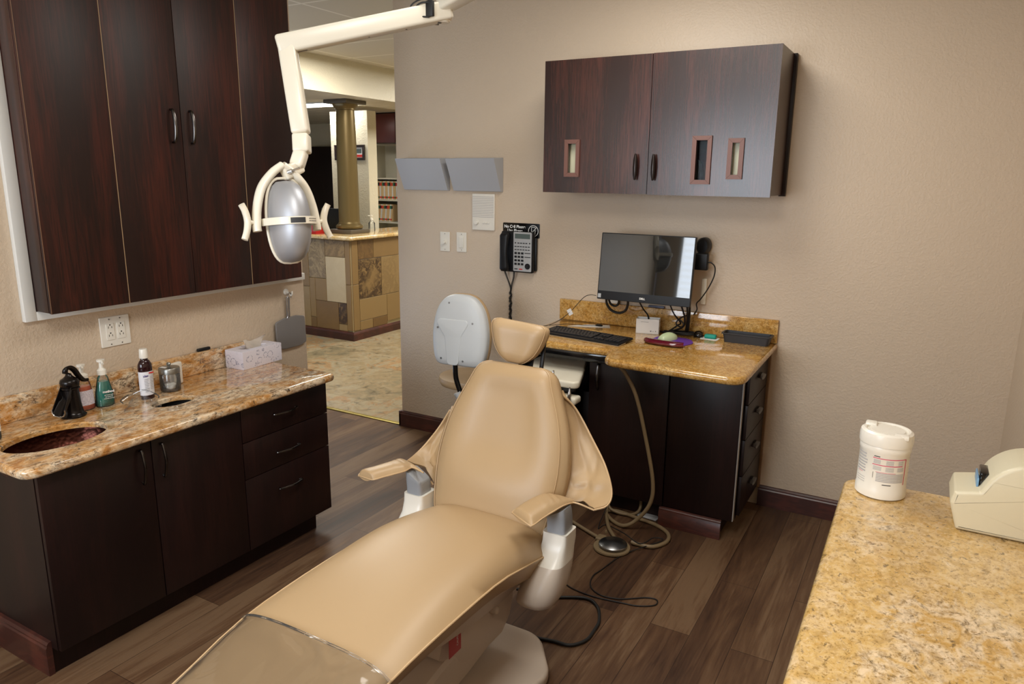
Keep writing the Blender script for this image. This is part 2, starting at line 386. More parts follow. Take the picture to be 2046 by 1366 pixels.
def bar(bm, p, q, w_, h_, up=(0, 0, 1), bev=.003, seg=2):
    p = Vector(p); q = Vector(q); y = (q-p); L = y.length; y.normalize(); up = Vector(up)
    x = y.cross(up).normalized(); z = x.cross(y)
    M = Matrix(((x.x, y.x, z.x, p.x), (x.y, y.y, z.y, p.y), (x.z, y.z, z.z, p.z), (0, 0, 0, 1)))
    return box(bm, -w_/2, w_/2, 0, L, -h_/2, h_/2, bev, seg, M)
def offs(poly, d):
    n = len(poly); out = []
    for i in range(n):
        a = Vector(poly[i-1]); b = Vector(poly[i]); c = Vector(poly[(i+1) % n])
        e1 = (b-a).normalized(); e2 = (c-b).normalized()
        n1 = Vector((e1.y, -e1.x)); n2 = Vector((e2.y, -e2.x)); m_ = (n1+n2)
        m_ = m_.normalized() if m_.length > 1e-6 else n1
        k = d/max(.4, m_.dot(n1)); out.append((b.x+m_.x*k, b.y+m_.y*k))
    return out                                   # positive d grows a counter-clockwise outline
def rounded(poly, r, n=6):
    out = []; N = len(poly)
    for i in range(N):
        a = Vector(poly[i-1][:2]); b = Vector(poly[i][:2]); c = Vector(poly[(i+1) % N][:2])
        rr = poly[i][2] if len(poly[i]) > 2 else r
        d1 = (a-b).normalized(); d2 = (c-b).normalized(); ang = d1.angle(d2)
        if rr <= 0 or ang > PI-.02: out.append((b.x, b.y)); continue
        tl = min(rr/math.tan(ang/2), .49*(a-b).length, .49*(c-b).length); rr = tl*math.tan(ang/2)
        cen = b+(d1+d2).normalized()*(rr/math.sin(ang/2)); p = b+d1*tl-cen; q = b+d2*tl-cen
        A0 = math.atan2(p.y, p.x); A1 = math.atan2(q.y, q.x); dA = (A1-A0+PI) % (2*PI)-PI
        for k in range(n+1): out.append((cen.x+rr*math.cos(A0+dA*k/n), cen.y+rr*math.sin(A0+dA*k/n)))
    return out
def slab(bm, poly, z0, z1, r=0, holes=(), M=None, n=4):
    """outline (CCW) extruded from z0 to z1 with rounded top and bottom edges, optional holes"""
    vs = []
    prof = [(0, z0), (0, z1)] if not r else [(-r*(1-math.sin(PI/2*k/n)), z0+r*(1-math.cos(PI/2*k/n))) for k in range(n+1)] + [(-r*(1-math.cos(PI/2*k/n)), z1-r+r*math.sin(PI/2*k/n)) for k in range(n+1)]
    rings = [[bm.verts.new((x, y, z)) for x, y in offs(poly, d)] for d, z in prof]
    for a, b in zip(rings, rings[1:]):
        for i in range(len(a)): bm.faces.new((a[i], a[(i+1) % len(a)], b[(i+1) % len(a)], b[i]))
    hr = []
    for h in holes:
        lo = [bm.verts.new((x, y, z0)) for x, y in offs(h, .03)]; m0 = [bm.verts.new((x, y, z1-.020)) for x, y in h]; ma = [bm.verts.new((x, y, z1-.0202)) for x, y in offs(h, .03)]; m1 = [bm.verts.new((x, y, z1-.004)) for x, y in h]; hi = [bm.verts.new((x, y, z1)) for x, y in offs(h, .004)]
        for a, b in ((lo, ma), (ma, m0), (m0, m1), (m1, hi)):
            for i in range(len(a)): bm.faces.new((a[i], b[i], b[(i+1) % len(a)], a[(i+1) % len(a)]))
        hr.append((lo, hi)); vs += lo+ma+m0+m1+hi
    for idx, rg in ((0, rings[0]), (1, rings[-1])):
        if not holes: bm.faces.new(rg if idx else rg[::-1]); continue
        loops = [rg]+[h[idx] for h in hr]; flat = [v for lp in loops for v in lp]
        for tri in tessellate_polygon([[v.co.copy() for v in lp] for lp in loops]):
            try: bm.faces.new([flat[k] for k in tri])
            except ValueError: pass
    vs += [v for r_ in rings for v in r_]
    if M is not None:
        for v in vs: v.co = M @ v.co
    return vs
def ell(cx, cy, a, b, n=48, ph=0): return [(cx+a*math.cos(2*PI*i/n+ph), cy+b*math.sin(2*PI*i/n+ph)) for i in range(n)]
def onwall(axis, val, sgn):
    """matrix: local (x right, y up, z out of the wall) -> world; axis 'y': wall facing -Y; axis 'x': wall facing +X"""
    if axis == 'y': return Matrix(((1, 0, 0, 0), (0, 0, -1, val), (0, 1, 0, 0), (0, 0, 0, 1)))
    return Matrix(((0, 0, 1, val), (1, 0, 0, 0), (0, 1, 0, 0), (0, 0, 0, 1)))
def text(name, s, size, M, m, parent, ext=.0004, align='CENTER', bold=0.0):
    cu = bpy.data.curves.new(name, 'FONT'); cu.body = s; cu.size = size; cu.extrude = ext; cu.align_x = align; cu.align_y = 'CENTER'; cu.offset = bold
    o = bpy.data.objects.new(name, cu); C.objects.link(o)
    dg = bpy.context.evaluated_depsgraph_get(); me = bpy.data.meshes.new_from_object(o.evaluated_get(dg))
    bpy.data.objects.remove(o); bm = B(); bm.from_mesh(me); bpy.data.meshes.remove(me)
    bmesh.ops.transform(bm, matrix=M, verts=bm.verts)
    return finish(name, bm, m, parent, smooth=0)
def rect(x0, x1, y0, y1): return [(x0, y0), (x1, y0), (x1, y1), (x0, y1)]
def T(x, y, z=0): return Matrix.Translation((x, y, z))
YW = 3.75; XW = -2.87; XR = .385; HC = 2.74; YF = -1.6
MY = onwall('y', YW, 0); MX = onwall('x', XW, 0)
# ============================================================ STRUCTURE
def sbox(name, *a, m=WALL, bev=0, sm=0):
    bm = B(); box(bm, *a, bev=bev); return struct(finish(name, bm, m, smooth=sm))
sbox('floor', -4.4, XR+.1, YF-.1, YW-.0005, -.06, 0, m=FLR)
sbox('floor', -10.5, -2.0, YW, 10, -.06, 0, m=SLT)
bm = B(); box(bm, -4.4, -3.005, YW-.005, YW+.03, 0, .007, .003); struct(finish('trim_1', bm, BRS))
sbox('wall_back', -3.0, XR+.1, YW, YW+.13, -.06, HC, bev=.008, sm=40)
sbox('wall_right', XR, XR+.12, YF, YW, -.06, HC)
sbox('wall_left', XW-.13, XW, YF, 2.785, -.06, HC, bev=.008, sm=40)
# wall behind the camera with the window opening
WX0, WX1, WZ0, WZ1 = -2.62, -.82, .98, 2.26
bm = B(); box(bm, XW, WX0, YF-.12, YF, 0, HC); box(bm, WX1, XR, YF-.12, YF, 0, HC); box(bm, WX0, WX1, YF-.12, YF, 0, WZ0); box(bm, WX0, WX1, YF-.12, YF, WZ1, HC)
struct(finish('wall_front', bm, WALL, smooth=0))
bm = B()
for a in ((WX0, WX0+.05, WZ0, WZ1), (WX1-.05, WX1, WZ0, WZ1), (WX0+.05, WX1-.05, WZ0, WZ0+.05), (WX0+.05, WX1-.05, WZ1-.05, WZ1), ((WX0+WX1)/2-.03, (WX0+WX1)/2+.03, WZ0+.05, WZ1-.05)):
    box(bm, a[0], a[1], YF-.06, YF+.015, a[2], a[3], .004)
wn = struct(finish('window_1', bm, WPT))
bm = B(); box(bm, WX0+.05, WX1-.05, YF-.1, YF-.095, WZ0+.05, WZ1-.05); finish('glass_pane', bm, GLP, wn, 0)
bm = B()
for k in range(15):
    z = WZ0+.10+k*.078
    for xa, xb in ((WX0+.055, (WX0+WX1)/2-.035), ((WX0+WX1)/2+.035, WX1-.055)):
        M = T(0, YF-.03, z) @ Matrix.Rotation(-.55, 4, 'X'); box(bm, xa, xb, -.035, .035, -.004, .004, 0, 2, M)
finish('shutter_slats', bm, EMD, wn, 0)
# room ceiling, hall ceiling
sbox('ceiling', XW-.13, XR+.1, YF-.12, YW+.13, HC, HC+.05, m=CEIL)
sbox('ceiling', -10.5, -2.0, YW+.13, 10, HC, HC+.05, m=CEIL)
sbox('ceiling', -10.5, XW-.13, 1.5, YW+.13, HC, HC+.05, m=CEIL)
def baseboard(name, p, q, nrm, h=.11, th=.016, m=WOODM):
    p = Vector((*p, 0)); q = Vector((*q, 0)); nrm = Vector((*nrm, 0)); pr = [(0, 0), (th, 0), (th, h-.022), (th-.004, h-.016), (th-.004, h-.010), (th-.010, h-.002), (0, h)]
    bm = B(); rings = [ring(bm, [c+nrm*a+Vector((0, 0, z)) for a, z in pr]) for c in (p, q)]
    loft(bm, rings); return finish(name, bm, m, smooth=30)
struct(baseboard('baseboard_back', (-3.012, YW), (-1.815, YW), (0, -1)))
struct(baseboard('baseboard_back', (-.628, YW), (XR, YW), (0, -1)))
bm = B(); box(bm, -3.016, -3.0, YW-.016, YW+.13, 0, .108, .003); struct(finish('baseboard_left', bm, WOODM))
# -- hall shell
sbox('wall_hall', -10.5, -2.0, 9.4, 9.52, 0, HC, m=WALLW)
sbox('wall_hall', -10.5, -10.4, 1.5, 9.4, 0, HC, m=WALLW)
sbox('wall_hall', -2.1, -2.0, YW+.13, 9.4, 0, HC, m=WALLW)
sbox('wall_hall', -10.5, XW-.13, 1.4, 1.5, 0, HC, m=WALLW)
sbox('wall_soffit', -5.62, -5.03, 3.9, 9.4, 2.425, HC, m=WALLW)
sbox('wall_soffit', -10.4, -5.62, 5.2, 5.75, 2.425, HC, m=WALLW)
sbox('ceiling', -10.4, -5.62, 5.75, 9.4, 2.50, 2.54, m=CEIL)
# pillar behind the column, with its lit side
sbox('wall_pillar', -6.57, -5.98, 6.95, 7.11, 0, 2.425, m=WALLW)
# dark doorway further back
bm = B(); p = at(624, 291, 1, 9.0); q = at(664, 430, 1, 9.0); box(bm, p.x-.9, q.x+.02, 9.28, 9.40, 0, 2.13, .004); d1 = struct(finish('door_1', bm, WOODD))
for i in range(2):
    pass
# ceiling fittings (recessed panels)
def troffer(x, y, z, sx, sy, label, group=None):
    t_ = thing('ceiling_light', (x, y, z-.02), label, 'ceiling light', group)
    bm = B()
    for a in ((x-sx/2, x-sx/2+.03, y-sy/2, y+sy/2), (x+sx/2-.03, x+sx/2, y-sy/2, y+sy/2), (x-sx/2+.03, x+sx/2-.03, y-sy/2, y-sy/2+.03), (x-sx/2+.03, x+sx/2-.03, y+sy/2-.03, y+sy/2)):
        box(bm, *a, z-.014, z-.001, .002)
    finish('frame', bm, WPT, t_)
    bm = B(); box(bm, x-sx/2+.03, x+sx/2-.03, y-sy/2+.03, y+sy/2-.03, z-.008, z-.002); finish('diffuser', bm, EMI, t_, 0)
p = at(605, 209, 2, 2.50); q = at(657, 203, 2, 2.50)
troffer((p.x+q.x)/2-.05, (p.y+q.y)/2+.12, 2.50, 1.0, .42, 'lit rectangular ceiling panel seen left of the gold column')

# ============================================================ LEFT UPPER CABINET
uc = thing('wall_cabinet', (XW, 2.04, 1.17), 'tall dark mahogany wall cabinet of four door panels above the sink counter', 'cabinet')
XF = -2.745; Y0, Y1, Z0, Z1 = 1.425, 2.655, 1.172, 2.70
bm = B(); box(bm, XW+.004, XF-.019, Y0, Y1, Z0, Z1, .001); finish('body', bm, WOODF, uc)
seams = [Y0, 1.727, 2.032, 2.342, Y1]
for i in range(4):
    bm = B(); g0 = .0015 if i in (0, 2) else .0004; box(bm, XF-.018, XF, seams[i]+.0012, seams[i+1]-.0012, Z0-.002, Z1, .0015)
    dr = finish('door', bm, WOOD, uc)
    if i in (1, 2):
        y = 1.985 if i == 1 else 2.073
        pts = catmull([(XF, y, 1.800), (XF+.018, y, 1.808), (XF+.027, y, 1.865), (XF+.018, y, 1.922), (XF, y, 1.930)], 6)
        bm = B(); tube(bm, pts, lambda s: (.0045, .0045+.003*math.sin(PI*s)), 10); finish('handle', bm, NCK, dr)
    if i in (0, 3):       # worn pale edge at the seam beside the fixed panel
        ys = seams[1] if i == 0 else seams[3]
        bm = B(); box(bm, XF-.016, XF+.0003, ys-.0013, ys+.0013, Z0-.002, Z1); finish('worn_edge', bm, WOODE, dr, 0)
bm = B(); box(bm, XF-.0015, XF+.0004, Y0-.0006, Y0+.0014, Z0-.002, Z1); finish('worn_edge', bm, mat('rubbed_brown_edge', srgb(110, 78, 56), .5), uc, 0)
# white frame between cabinet and wall
bm = B()
box(bm, XW, XW+.024, 1.383, 1.424, 1.136, HC, .002); box(bm, XW, XW+.024, 1.424, 2.772, 1.136, 1.170, .002)
struct(finish('trim_2', bm, WPT))
# ============================================================ LEFT BASE CABINET + COUNTER
FX = -2.37; ZC = .777
bc = thing('base_cabinet', (-2.62, 1.75, 0), 'dark espresso vanity base cabinet with two doors and three drawers under the sink counter', 'cabinet')
bm = B(); box(bm, XW+.003, FX-.020, 1.117, 1.135, .10, ZC-.035); box(bm, XW+.003, FX-.020, 2.388, 2.405, .10, ZC-.035)
box(bm, XW+.003, FX-.020, 1.135, 2.388, .10, .118); box(bm, XW+.003, XW+.012, 1.135, 2.388, .118, ZC-.035); box(bm, FX-.040, FX-.020, 1.135, 2.388, ZC-.06, ZC-.035)
box(bm, XW+.003, FX-.06, 1.117, 2.355, 0, .10); finish('body', bm, WOODD, bc, 0)
def curved_handle(bm, c, L, axis, out, bow=.024, r=.0045):
    c = Vector(c); a = Vector(axis)*L/2; o = Vector(out)
    pts = catmull([c-a*.92, c-a+o*bow*.55, c-a*.5+o*bow*.95, c+o*bow*1.15, c+a*.5+o*bow*.95, c+a+o*bow*.55, c+a*.92], 5)
    tube(bm, pts, lambda s: r*(.75+.5*math.sin(PI*s)), 8)
def front(par, name, y0, y1, z0, z1, hd=None, x=FX):
    bm = B(); box(bm, x-.019, x, y0+.0018, y1-.0018, z0+.0018, z1-.0018, .0015); d = finish(name, bm, WOODD, par)
    if hd:
        bm = B(); curved_handle(bm, (x, hd[0], hd[1]), .128, (0, 0, 1) if hd[2] == 'v' else (0, 1, 0), (1, 0, 0)); finish('handle', bm, NCK, d)
    return d
front(bc, 'door', 1.117, 1.512, .10, ZC-.037, (1.465, .645, 'v'))
front(bc, 'door', 1.512, 1.912, .10, ZC-.037, (1.548, .645, 'v'))
front(bc, 'drawer', 1.912, 2.405, .585, ZC-.037, (2.145, .668, 'h'))
front(bc, 'drawer', 1.912, 2.405, .422, .585, (2.15, .493, 'h'))
front(bc, 'drawer', 1.912, 2.405, .10, .422, (2.15, .322, 'h'))
o = baseboard('end_baseboard', (FX-.055, 1.117), (XW+.003, 1.117), (0, -1), .125, .02)
o.parent = bc; o.location = ORG[o]-ORG[bc]
# countertop with two oval cut-outs
ct = thing('countertop', (-2.6, 1.75, ZC-.035), 'veined gold granite vanity countertop with an oval sink opening and a smaller oval waste opening', 'countertop')
SK = (-2.565, 1.292, .118, .168); TR = (-2.585, 1.765, .058, .088)
poly = rounded([(XW+.002, 1.062, 0), (-2.325, 1.062, .05), (-2.325, 2.43, .03), (XW+.002, 2.43, 0)], .03)
bm = B(); slab(bm, poly, ZC-.035, ZC, .014, [ell(SK[0], SK[1], SK[2], SK[3]), ell(TR[0], TR[1], TR[2], TR[3], 40)]); finish('slab', bm, GRL, ct, 35)
bm = B(); box(bm, XW+.001, XW+.021, 1.062, 2.395, ZC+.0005, ZC+.100, .003); finish('backsplash', bm, GRL, ct)
sk = thing('sink', (SK[0], SK[1], .62), 'oval dark hammered copper sink bowl under the counter opening', 'sink')
def oval_bowl(cx, cy, a, b, ztop, depth, th=.003, n=48, k=9):
    bm = B(); rings = []
    for i in range(k+1):
        s = i/k*PI/2; rings.append(ring(bm, [(x, y, ztop-depth*math.sin(s)) for x, y in ell(cx, cy, a*max(.12, math.cos(s))+0, b*max(.12, math.cos(s)), n)]))
    for i in range(k, -1, -1):
        s = i/k*PI/2; rings.append(ring(bm, [(x, y, ztop-(depth+th)*math.sin(s)) for x, y in ell(cx, cy, a*max(.13, math.cos(s))+th, b*max(.13, math.cos(s))+th, n)]))
    loft(bm, rings+[rings[0]], False, False); bmesh.ops.remove_doubles(bm, verts=bm.verts, dist=1e-5); return bm
finish('bowl', oval_bowl(SK[0], SK[1], SK[2]+.024, SK[3]+.024, ZC-.022, .145), COP, sk, 60)
bm = B(); lathe(bm, [(.0, 0), (.02, 0), (.023, .003), (.017, .005), (0, .004)], T(SK[0], SK[1], ZC-.166), 24); finish('drain', bm, BRZ, sk)
bm = oval_bowl(TR[0], TR[1], TR[2]+.022, TR[3]+.022, ZC-.022, .30); tag(finish('waste_bin', bm, DARK), 'black waste bin below the small oval counter opening', 'bin')
# faucet: old hand-pump shape
f = at(137, 829, 2, ZC); fx, fy = -2.735, 1.450
fc = thing('faucet', (fx, fy, ZC), 'dark bronze hand-pump style faucet with open trough spout behind the sink', 'faucet')
bm = B(); lathe(bm, [(0, 0), (.043, 0), (.045, .006), (.040, .012), (.036, .016), (.034, .028), (.0305, .055), (.0295, .085), (.028, .105), (.033, .109), (.033, .113), (.029, .116), (.032, .119), (.0335, .134), (.030, .144), (.020, .150), (.012, .158), (.009, .166), (0, .170)], T(fx, fy, ZC), 32); finish('pump_body', bm, BRZ, fc)
# trough spout towards the bowl
sd = Vector((.52, -1, 0)).normalized(); sn = Vector((-sd.y, sd.x, 0))
bm = B(); rings = []
for k in range(7):
    s = k/6; c0 = Vector((fx, fy, ZC+.098-.060*s))+sd*(.014+.066*s); wd = .021+.003*s; pts = []
    hgt = .030*(1-s)+.014
    outer = [(-wd, hgt*.8), (-wd, -.002), (-wd*.7, -.012), (0, -.017), (wd*.7, -.012), (wd, -.002), (wd, hgt*.8)]
    inner = [(wd-.003, hgt*.8), (wd-.003, 0), (wd*.6, -.009), (0, -.013), (-wd*.6, -.009), (-wd+.003, 0), (-wd+.003, hgt*.8)]
    rings.append(ring(bm, [c0+sn*a+Vector((0, 0, b)) for a, b in outer+inner]))
loft(bm, rings); finish('spout', bm, BRZ, fc)
bm = B(); c0 = Vector((fx, fy, ZC+.038))+sd*.0805; wd = .024
tube(bm, [c0+sn*a+Vector((0, 0, b)) for a, b in ((-wd, .011), (-wd, -.002), (-wd*.7, -.012), (0, -.017), (wd*.7, -.012), (wd, -.002), (wd, .011))], .0022, 8); finish('spout_rim', bm, CHR, fc)
bm = B(); pts = catmull([Vector((fx, fy-.012, ZC+.168)), Vector((fx, fy-.008, ZC+.182)), Vector((fx, fy+.006, ZC+.188)), Vector((fx, fy+.022, ZC+.176)), Vector((fx, fy+.036, ZC+.150)), Vector((fx, fy+.052, ZC+.130)), Vector((fx, fy+.070, ZC+.126))], 6)
tube(bm, pts, lambda s: (.0045+.005*(1-s)*math.sin(PI*min(1, s*2.5+.25)) + .001, .007+.004*math.sin(PI*s)), 10); finish('pump_handle', bm, BRZ, fc)
# ---- bottles and small things on the left counter
def pump_bottle(x, y, h_, rb, rt, liquid, label, capm, name='soap_bottle', lab=None, fat=.7):
    t_ = thing(name, (x, y, ZC), label, 'bottle')
    def prof(z, s=1.0): return rb+(rt-rb)*(z/h_)
    bm = B()
    rings = []
    for r_, z in [(rb*.9, .0), (rb, .004), (rb, .02), (rb*.93, h_*.45), (rt*1.05, h_*.85), (rt*.95, h_*.93), (rt*.62, h_), (rt*.6, h_+.008)]:
        rings.append(ring(bm, [(x+fat*r_*math.cos(2*PI*i/28), y+r_*math.sin(2*PI*i/28), ZC+z) for i in range(28)]))
    loft(bm, rings); finish('bottle', bm, CLP, t_, 50)
    bm = B(); rings = []
    fl = h_*(.80)
    for s in (0.004, .02, h_*.45, fl): 
        r_ = (rb if s <= .02 else rb*.93 if s < h_*.5 else rt*1.06)-.0018
        rings.append(ring(bm, [(x+fat*r_*math.cos(2*PI*i/28), y+r_*math.sin(2*PI*i/28), ZC+s) for i in range(28)]))
    loft(bm, rings); finish('liquid', bm, liquid, t_, 50)
    bm = B(); z = ZC+h_+.002
    lathe(bm, [(0, 0), (rt*.80, 0), (rt*.82, .018), (rt*.55, .024), (.008, .028), (.007, .050), (.0145, .052), (.015, .060), (0, .062)], T(x, y, z), 24)
    tube(bm, [(x, y, z+.055), (x+.022, y-.008, z+.056), (x+.034, y-.012, z+.050)], .0045, 8); finish('pump_head', bm, capm, t_)
    if lab:
        bm = B(); r_ = rb+.0012; n = 12
        for zz in ((.022, .022+.058),):
            a = [ring(bm, [(x+fat*r_*k_*math.cos(th), y+r_*k_*math.sin(th), ZC+z_) for th in [(-.95+1.75*i/n) for i in range(n+1)]]) for z_, k_ in ((zz[0], 1), (zz[1], .94))]
            loft(bm, a, False, False, False)
        finish('label', bm, lab, t_, 60)
    return t_
LABP = mat('printed_label', srgb(214, 206, 222), .5); t = NT(LABP)
wv = t.n('TexWave', Vector=t.coord(), Scale=72.0, _bands_direction='Z'); nn = t.n('TexNoise', Vector=t.coord(), Scale=260.0)
t.l(t.mix(t.n('Math', _operation='MULTIPLY', i0=t.ramp(wv.outputs['Fac'], [(.5, (0, 0, 0)), (.7, (1, 1, 1))]), i1=t.ramp(nn.outputs['Fac'], [(.4, (0, 0, 0)), (.5, (.7, .7, .7))])).outputs[0], srgb(218, 212, 224), srgb(120, 116, 140)), t.b.inputs['Base Color'])
pump_bottle(-2.775, 1.520, .118, .037, .026, ORS, 'clear pump bottle of orange hand soap behind the bronze faucet', WPL, lab=LABP)
tb = pump_bottle(-2.760, 1.590, .125, .036, .021, TEAL, 'pump bottle of teal hand soap with a white foaming pump', WPL, fat=.75)
for k, (s_, z_) in enumerate((('method', .060), ('hand wash', .048), ('sea minerals', .040), ('300 ml', .024))):
    pass
th = -.55
Mt = Matrix.Translation((-2.760+.0292, 1.590-.004, ZC+.05)) @ Matrix.Rotation(PI/2-.32, 4, 'Z') @ Matrix.Rotation(PI/2-.05, 4, 'X')
text('lettering', 'method', .013, Mt @ T(.004, .012, .0008), PAP, tb, .0003, bold=.0003)
for k in range(3): text('lettering', ('gel hand wash', 'sea minerals', 'naturally derived')[k], .0055, Mt @ T(.004, -.001-.007*k, .0018), PAP, tb, .0003)
# blue mouth rinse at the picture's left edge
bx, by = -2.715, 1.150
mb = thing('rinse_bottle', (bx, by, ZC), 'blue mouth rinse bottle cut off by the left edge of the picture', 'bottle')
def ovb(x, y, prof, fat, m, par, name='bottle', n=28, z=ZC):
    bm = B(); loft(bm, [ring(bm, [(x+fat*r_*math.cos(2*PI*i/n), y+r_*math.sin(2*PI*i/n), z+h_) for i in range(n)]) for r_, h_ in prof]); return finish(name, bm, m, par, 50)
ovb(bx, by, [(.036, 0), (.040, .005), (.040, .12), (.034, .15), (.018, .18), (.015, .19)], .75, CLP, mb)
ovb(bx, by, [(.037, .004), (.038, .012), (.038, .095)], .75, BLUS, mb, 'liquid')
ovb(bx, by, [(.018, .191), (.018, .225)], 1, WPL, mb, 'cap')
bm = B(); loft(bm, [ring(bm, [(bx+.0415*.75*math.cos(a_), by+.0412*math.sin(a_), ZC+z_) for a_ in [-.9+.15*i for i in range(14)]]) for z_ in (.03, .105)], False, False, False); finish('label', bm, PAP, mb, 60)
# mouthwash
mx, my = -2.705, 1.735
mo = thing('mouthwash_bottle', (mx, my, ZC), 'dark amber mouthwash bottle with white cap and white label', 'bottle')
ovb(mx, my, [(.026, 0), (.028, .004), (.028, .115), (.0285, .130), (.027, .145), (.020, .158), (.0145, .163), (.0145, .172)], .8, AMB, mo)
ovb(mx, my, [(.0165, .170), (.0175, .174), (.0155, .205), (.014, .208)], 1, WPL, mo, 'cap')
ovb(mx, my, [(.0286, .018), (.0286, .116)], .8, mat('white_label', srgb(222, 222, 228), .45), mo, 'label')
Mt = Matrix.Translation((mx+.0236, my-.003, ZC+.07)) @ Matrix.Rotation(PI/2-.10, 4, 'Z') @ Matrix.Rotation(PI/2, 4, 'X')
text('lettering', 'idex', .013, Mt @ T(-.012, .030, .0006), mat('violet_ink', srgb(70, 60, 130), .6), mo, .0003, bold=.0002)
bm = B(); box(bm, .002, .022, .038, .043, 0, .0008, 0, 2, Mt)
finish('red_mark', bm, FRD, mo, 0)
bm = B()
for k in range(9): box(bm, -.019, .0 - .002*(k % 3), .016-.0065*k, .0172-.0065*k, .0003, .0009, 0, 2, Mt); box(bm, .004, .017, .026-.0065*k, .027-.0065*k, .0003, .0009, 0, 2, Mt)
finish('small_print', bm, INK, mo, 0)
# cotton jar
jx, jy = -2.725, 1.855
j = thing('dressing_jar', (jx, jy, ZC), 'round glass dressing jar with brushed metal lid beside the mouthwash', 'jar')
bm = B(); lathe(bm, [(0, 0), (.036, 0), (.040, .004), (.041, .02), (.041, .072), (.037, .078), (.037, .084), (.0345, .084), (.0345, .077), (.0385, .070), (.0385, .012), (.034, .007), (0, .007)], T(jx, jy, ZC), 36); finish('glass_body', bm, GLS, j, 50)
bm = B(); lathe(bm, [(0, .084), (.0405, .084), (.0415, .078), (.0422, .078), (.0422, .098), (.040, .1015), (.02, .104), (0, .105)], T(jx, jy, ZC), 36); lathe(bm, [(0, .104), (.004, .104), (.004, .108), (.0085, .112), (.0095, .117), (.006, .122), (0, .123)], T(jx, jy, ZC), 16); finish('lid', bm, ALU, j)
bm = B(); box(bm, -.016, .012, -.009, .009, 0, .0008, 0, 2, T(jx-.004, jy-.020, ZC+.1036) @ Matrix.Rotation(.25, 4, 'Z')); finish('lid_sticker', bm, PAP, j, 0)
bm = B(); bmesh.ops.create_icosphere(bm, subdivisions=3, radius=1)
for v in bm.verts:
    k = 1+.16*math.sin(v.co.x*7+v.co.y*5)*math.cos(v.co.z*6+v.co.y*4); v.co = Vector((jx+.033*v.co.x*k, jy+.033*v.co.y*k, ZC+.0205+.012*v.co.z*k))
finish('cotton', bm, TISS, j, 60)
# white dispenser behind jar
bm = B(); box(bm, -.011, .011, -.03, .03, 0, .098, .006, 3, T(-2.782, 1.925, ZC+.0002) @ Matrix.Rotation(.25, 4, 'Z')); tag(finish('floss_box', bm, WPL), 'small upright white plastic box standing behind the dressing jar', 'box')
# clear safety glasses
gx, gy = -2.655, 1.665
g = thing('safety_glasses', (gx, gy, ZC), 'clear folded safety glasses lying before the mouthwash bottle', 'glasses')
Mg = T(gx, gy, ZC+.001) @ Matrix.Rotation(1.15, 4, 'Z')
for s_ in (-1, 1):
    bm = B(); rg = []
    for k, z_ in enumerate((.0, .010, .028, .036)):
        rg.append(ring(bm, [(s_*(.006+.030*a_)+0, -.012*(a_**2)*1.6, z_-(0 if k < 2 else .010*(a_**3))) for a_ in [i/8*2 for i in range(9)]]))
    vs = loft(bm, rg, False, False, False, Mg); bmesh.ops.solidify(bm, geom=bm.faces[:], thickness=.0018); finish('lens', bm, CLP, g, 60)
bm = B(); tube(bm, catmull([(-.01, 0, .024), (0, .004, .030), (.01, 0, .024)], 5), .002, 8, Mg); finish('bridge', bm, CLP, g)
for s_ in (-1, 1):
    bm = B(); tube(bm, catmull([(s_*.064, -.045*1.0, .028), (s_*.066, -.01, .030), (s_*.030, .045, .032+.012*(s_ > 0)), (-s_*.020, .066, .024), (-s_*.052, .062, .008)], 6), .0022, 8, Mg); finish('temple', bm, CLP, g)
# tissue box
p0 = Vector((-2.838, 2.232)); p1 = Vector((-2.722, 2.236)); p2 = Vector((-2.745, 2.480))
tx = thing('tissue_box', (-2.785, 2.36, ZC), 'white and lilac flower-printed tissue box on the counter end', 'tissue box')
Mb = T(-2.786, 2.355, ZC) @ Matrix.Rotation(.04, 4, 'Z')
bm = B(); slab(bm, rect(-.058, .058, -.122, .122), 0, .086, .001, [ell(0, 0, .022, .075, 28)], Mb); bm2 = bm; finish('carton', bm, TBX, tx, 30)
bm = B(); rg = []
random.seed(9)
for k in range(9):
    s = k/8; rg.append(ring(bm, [Mb @ Vector(((.010+.022*s)*math.sin(a_*2.2+s*2)*(1-.25*s)+.003, (a_-1.0)*.052*(1+.55*s)-.004*s, .070+.052*s*(1+.22*math.sin(a_*3.1+1.2)))) for a_ in [i/14*2 for i in range(15)]]))
loft(bm, rg, False, False, False); bmesh.ops.solidify(bm, geom=bm.faces[:], thickness=.0008); tag(finish('tissue', bm, TISS, None, 70), 'white tissue pulled up out of the printed tissue box', 'tissue')
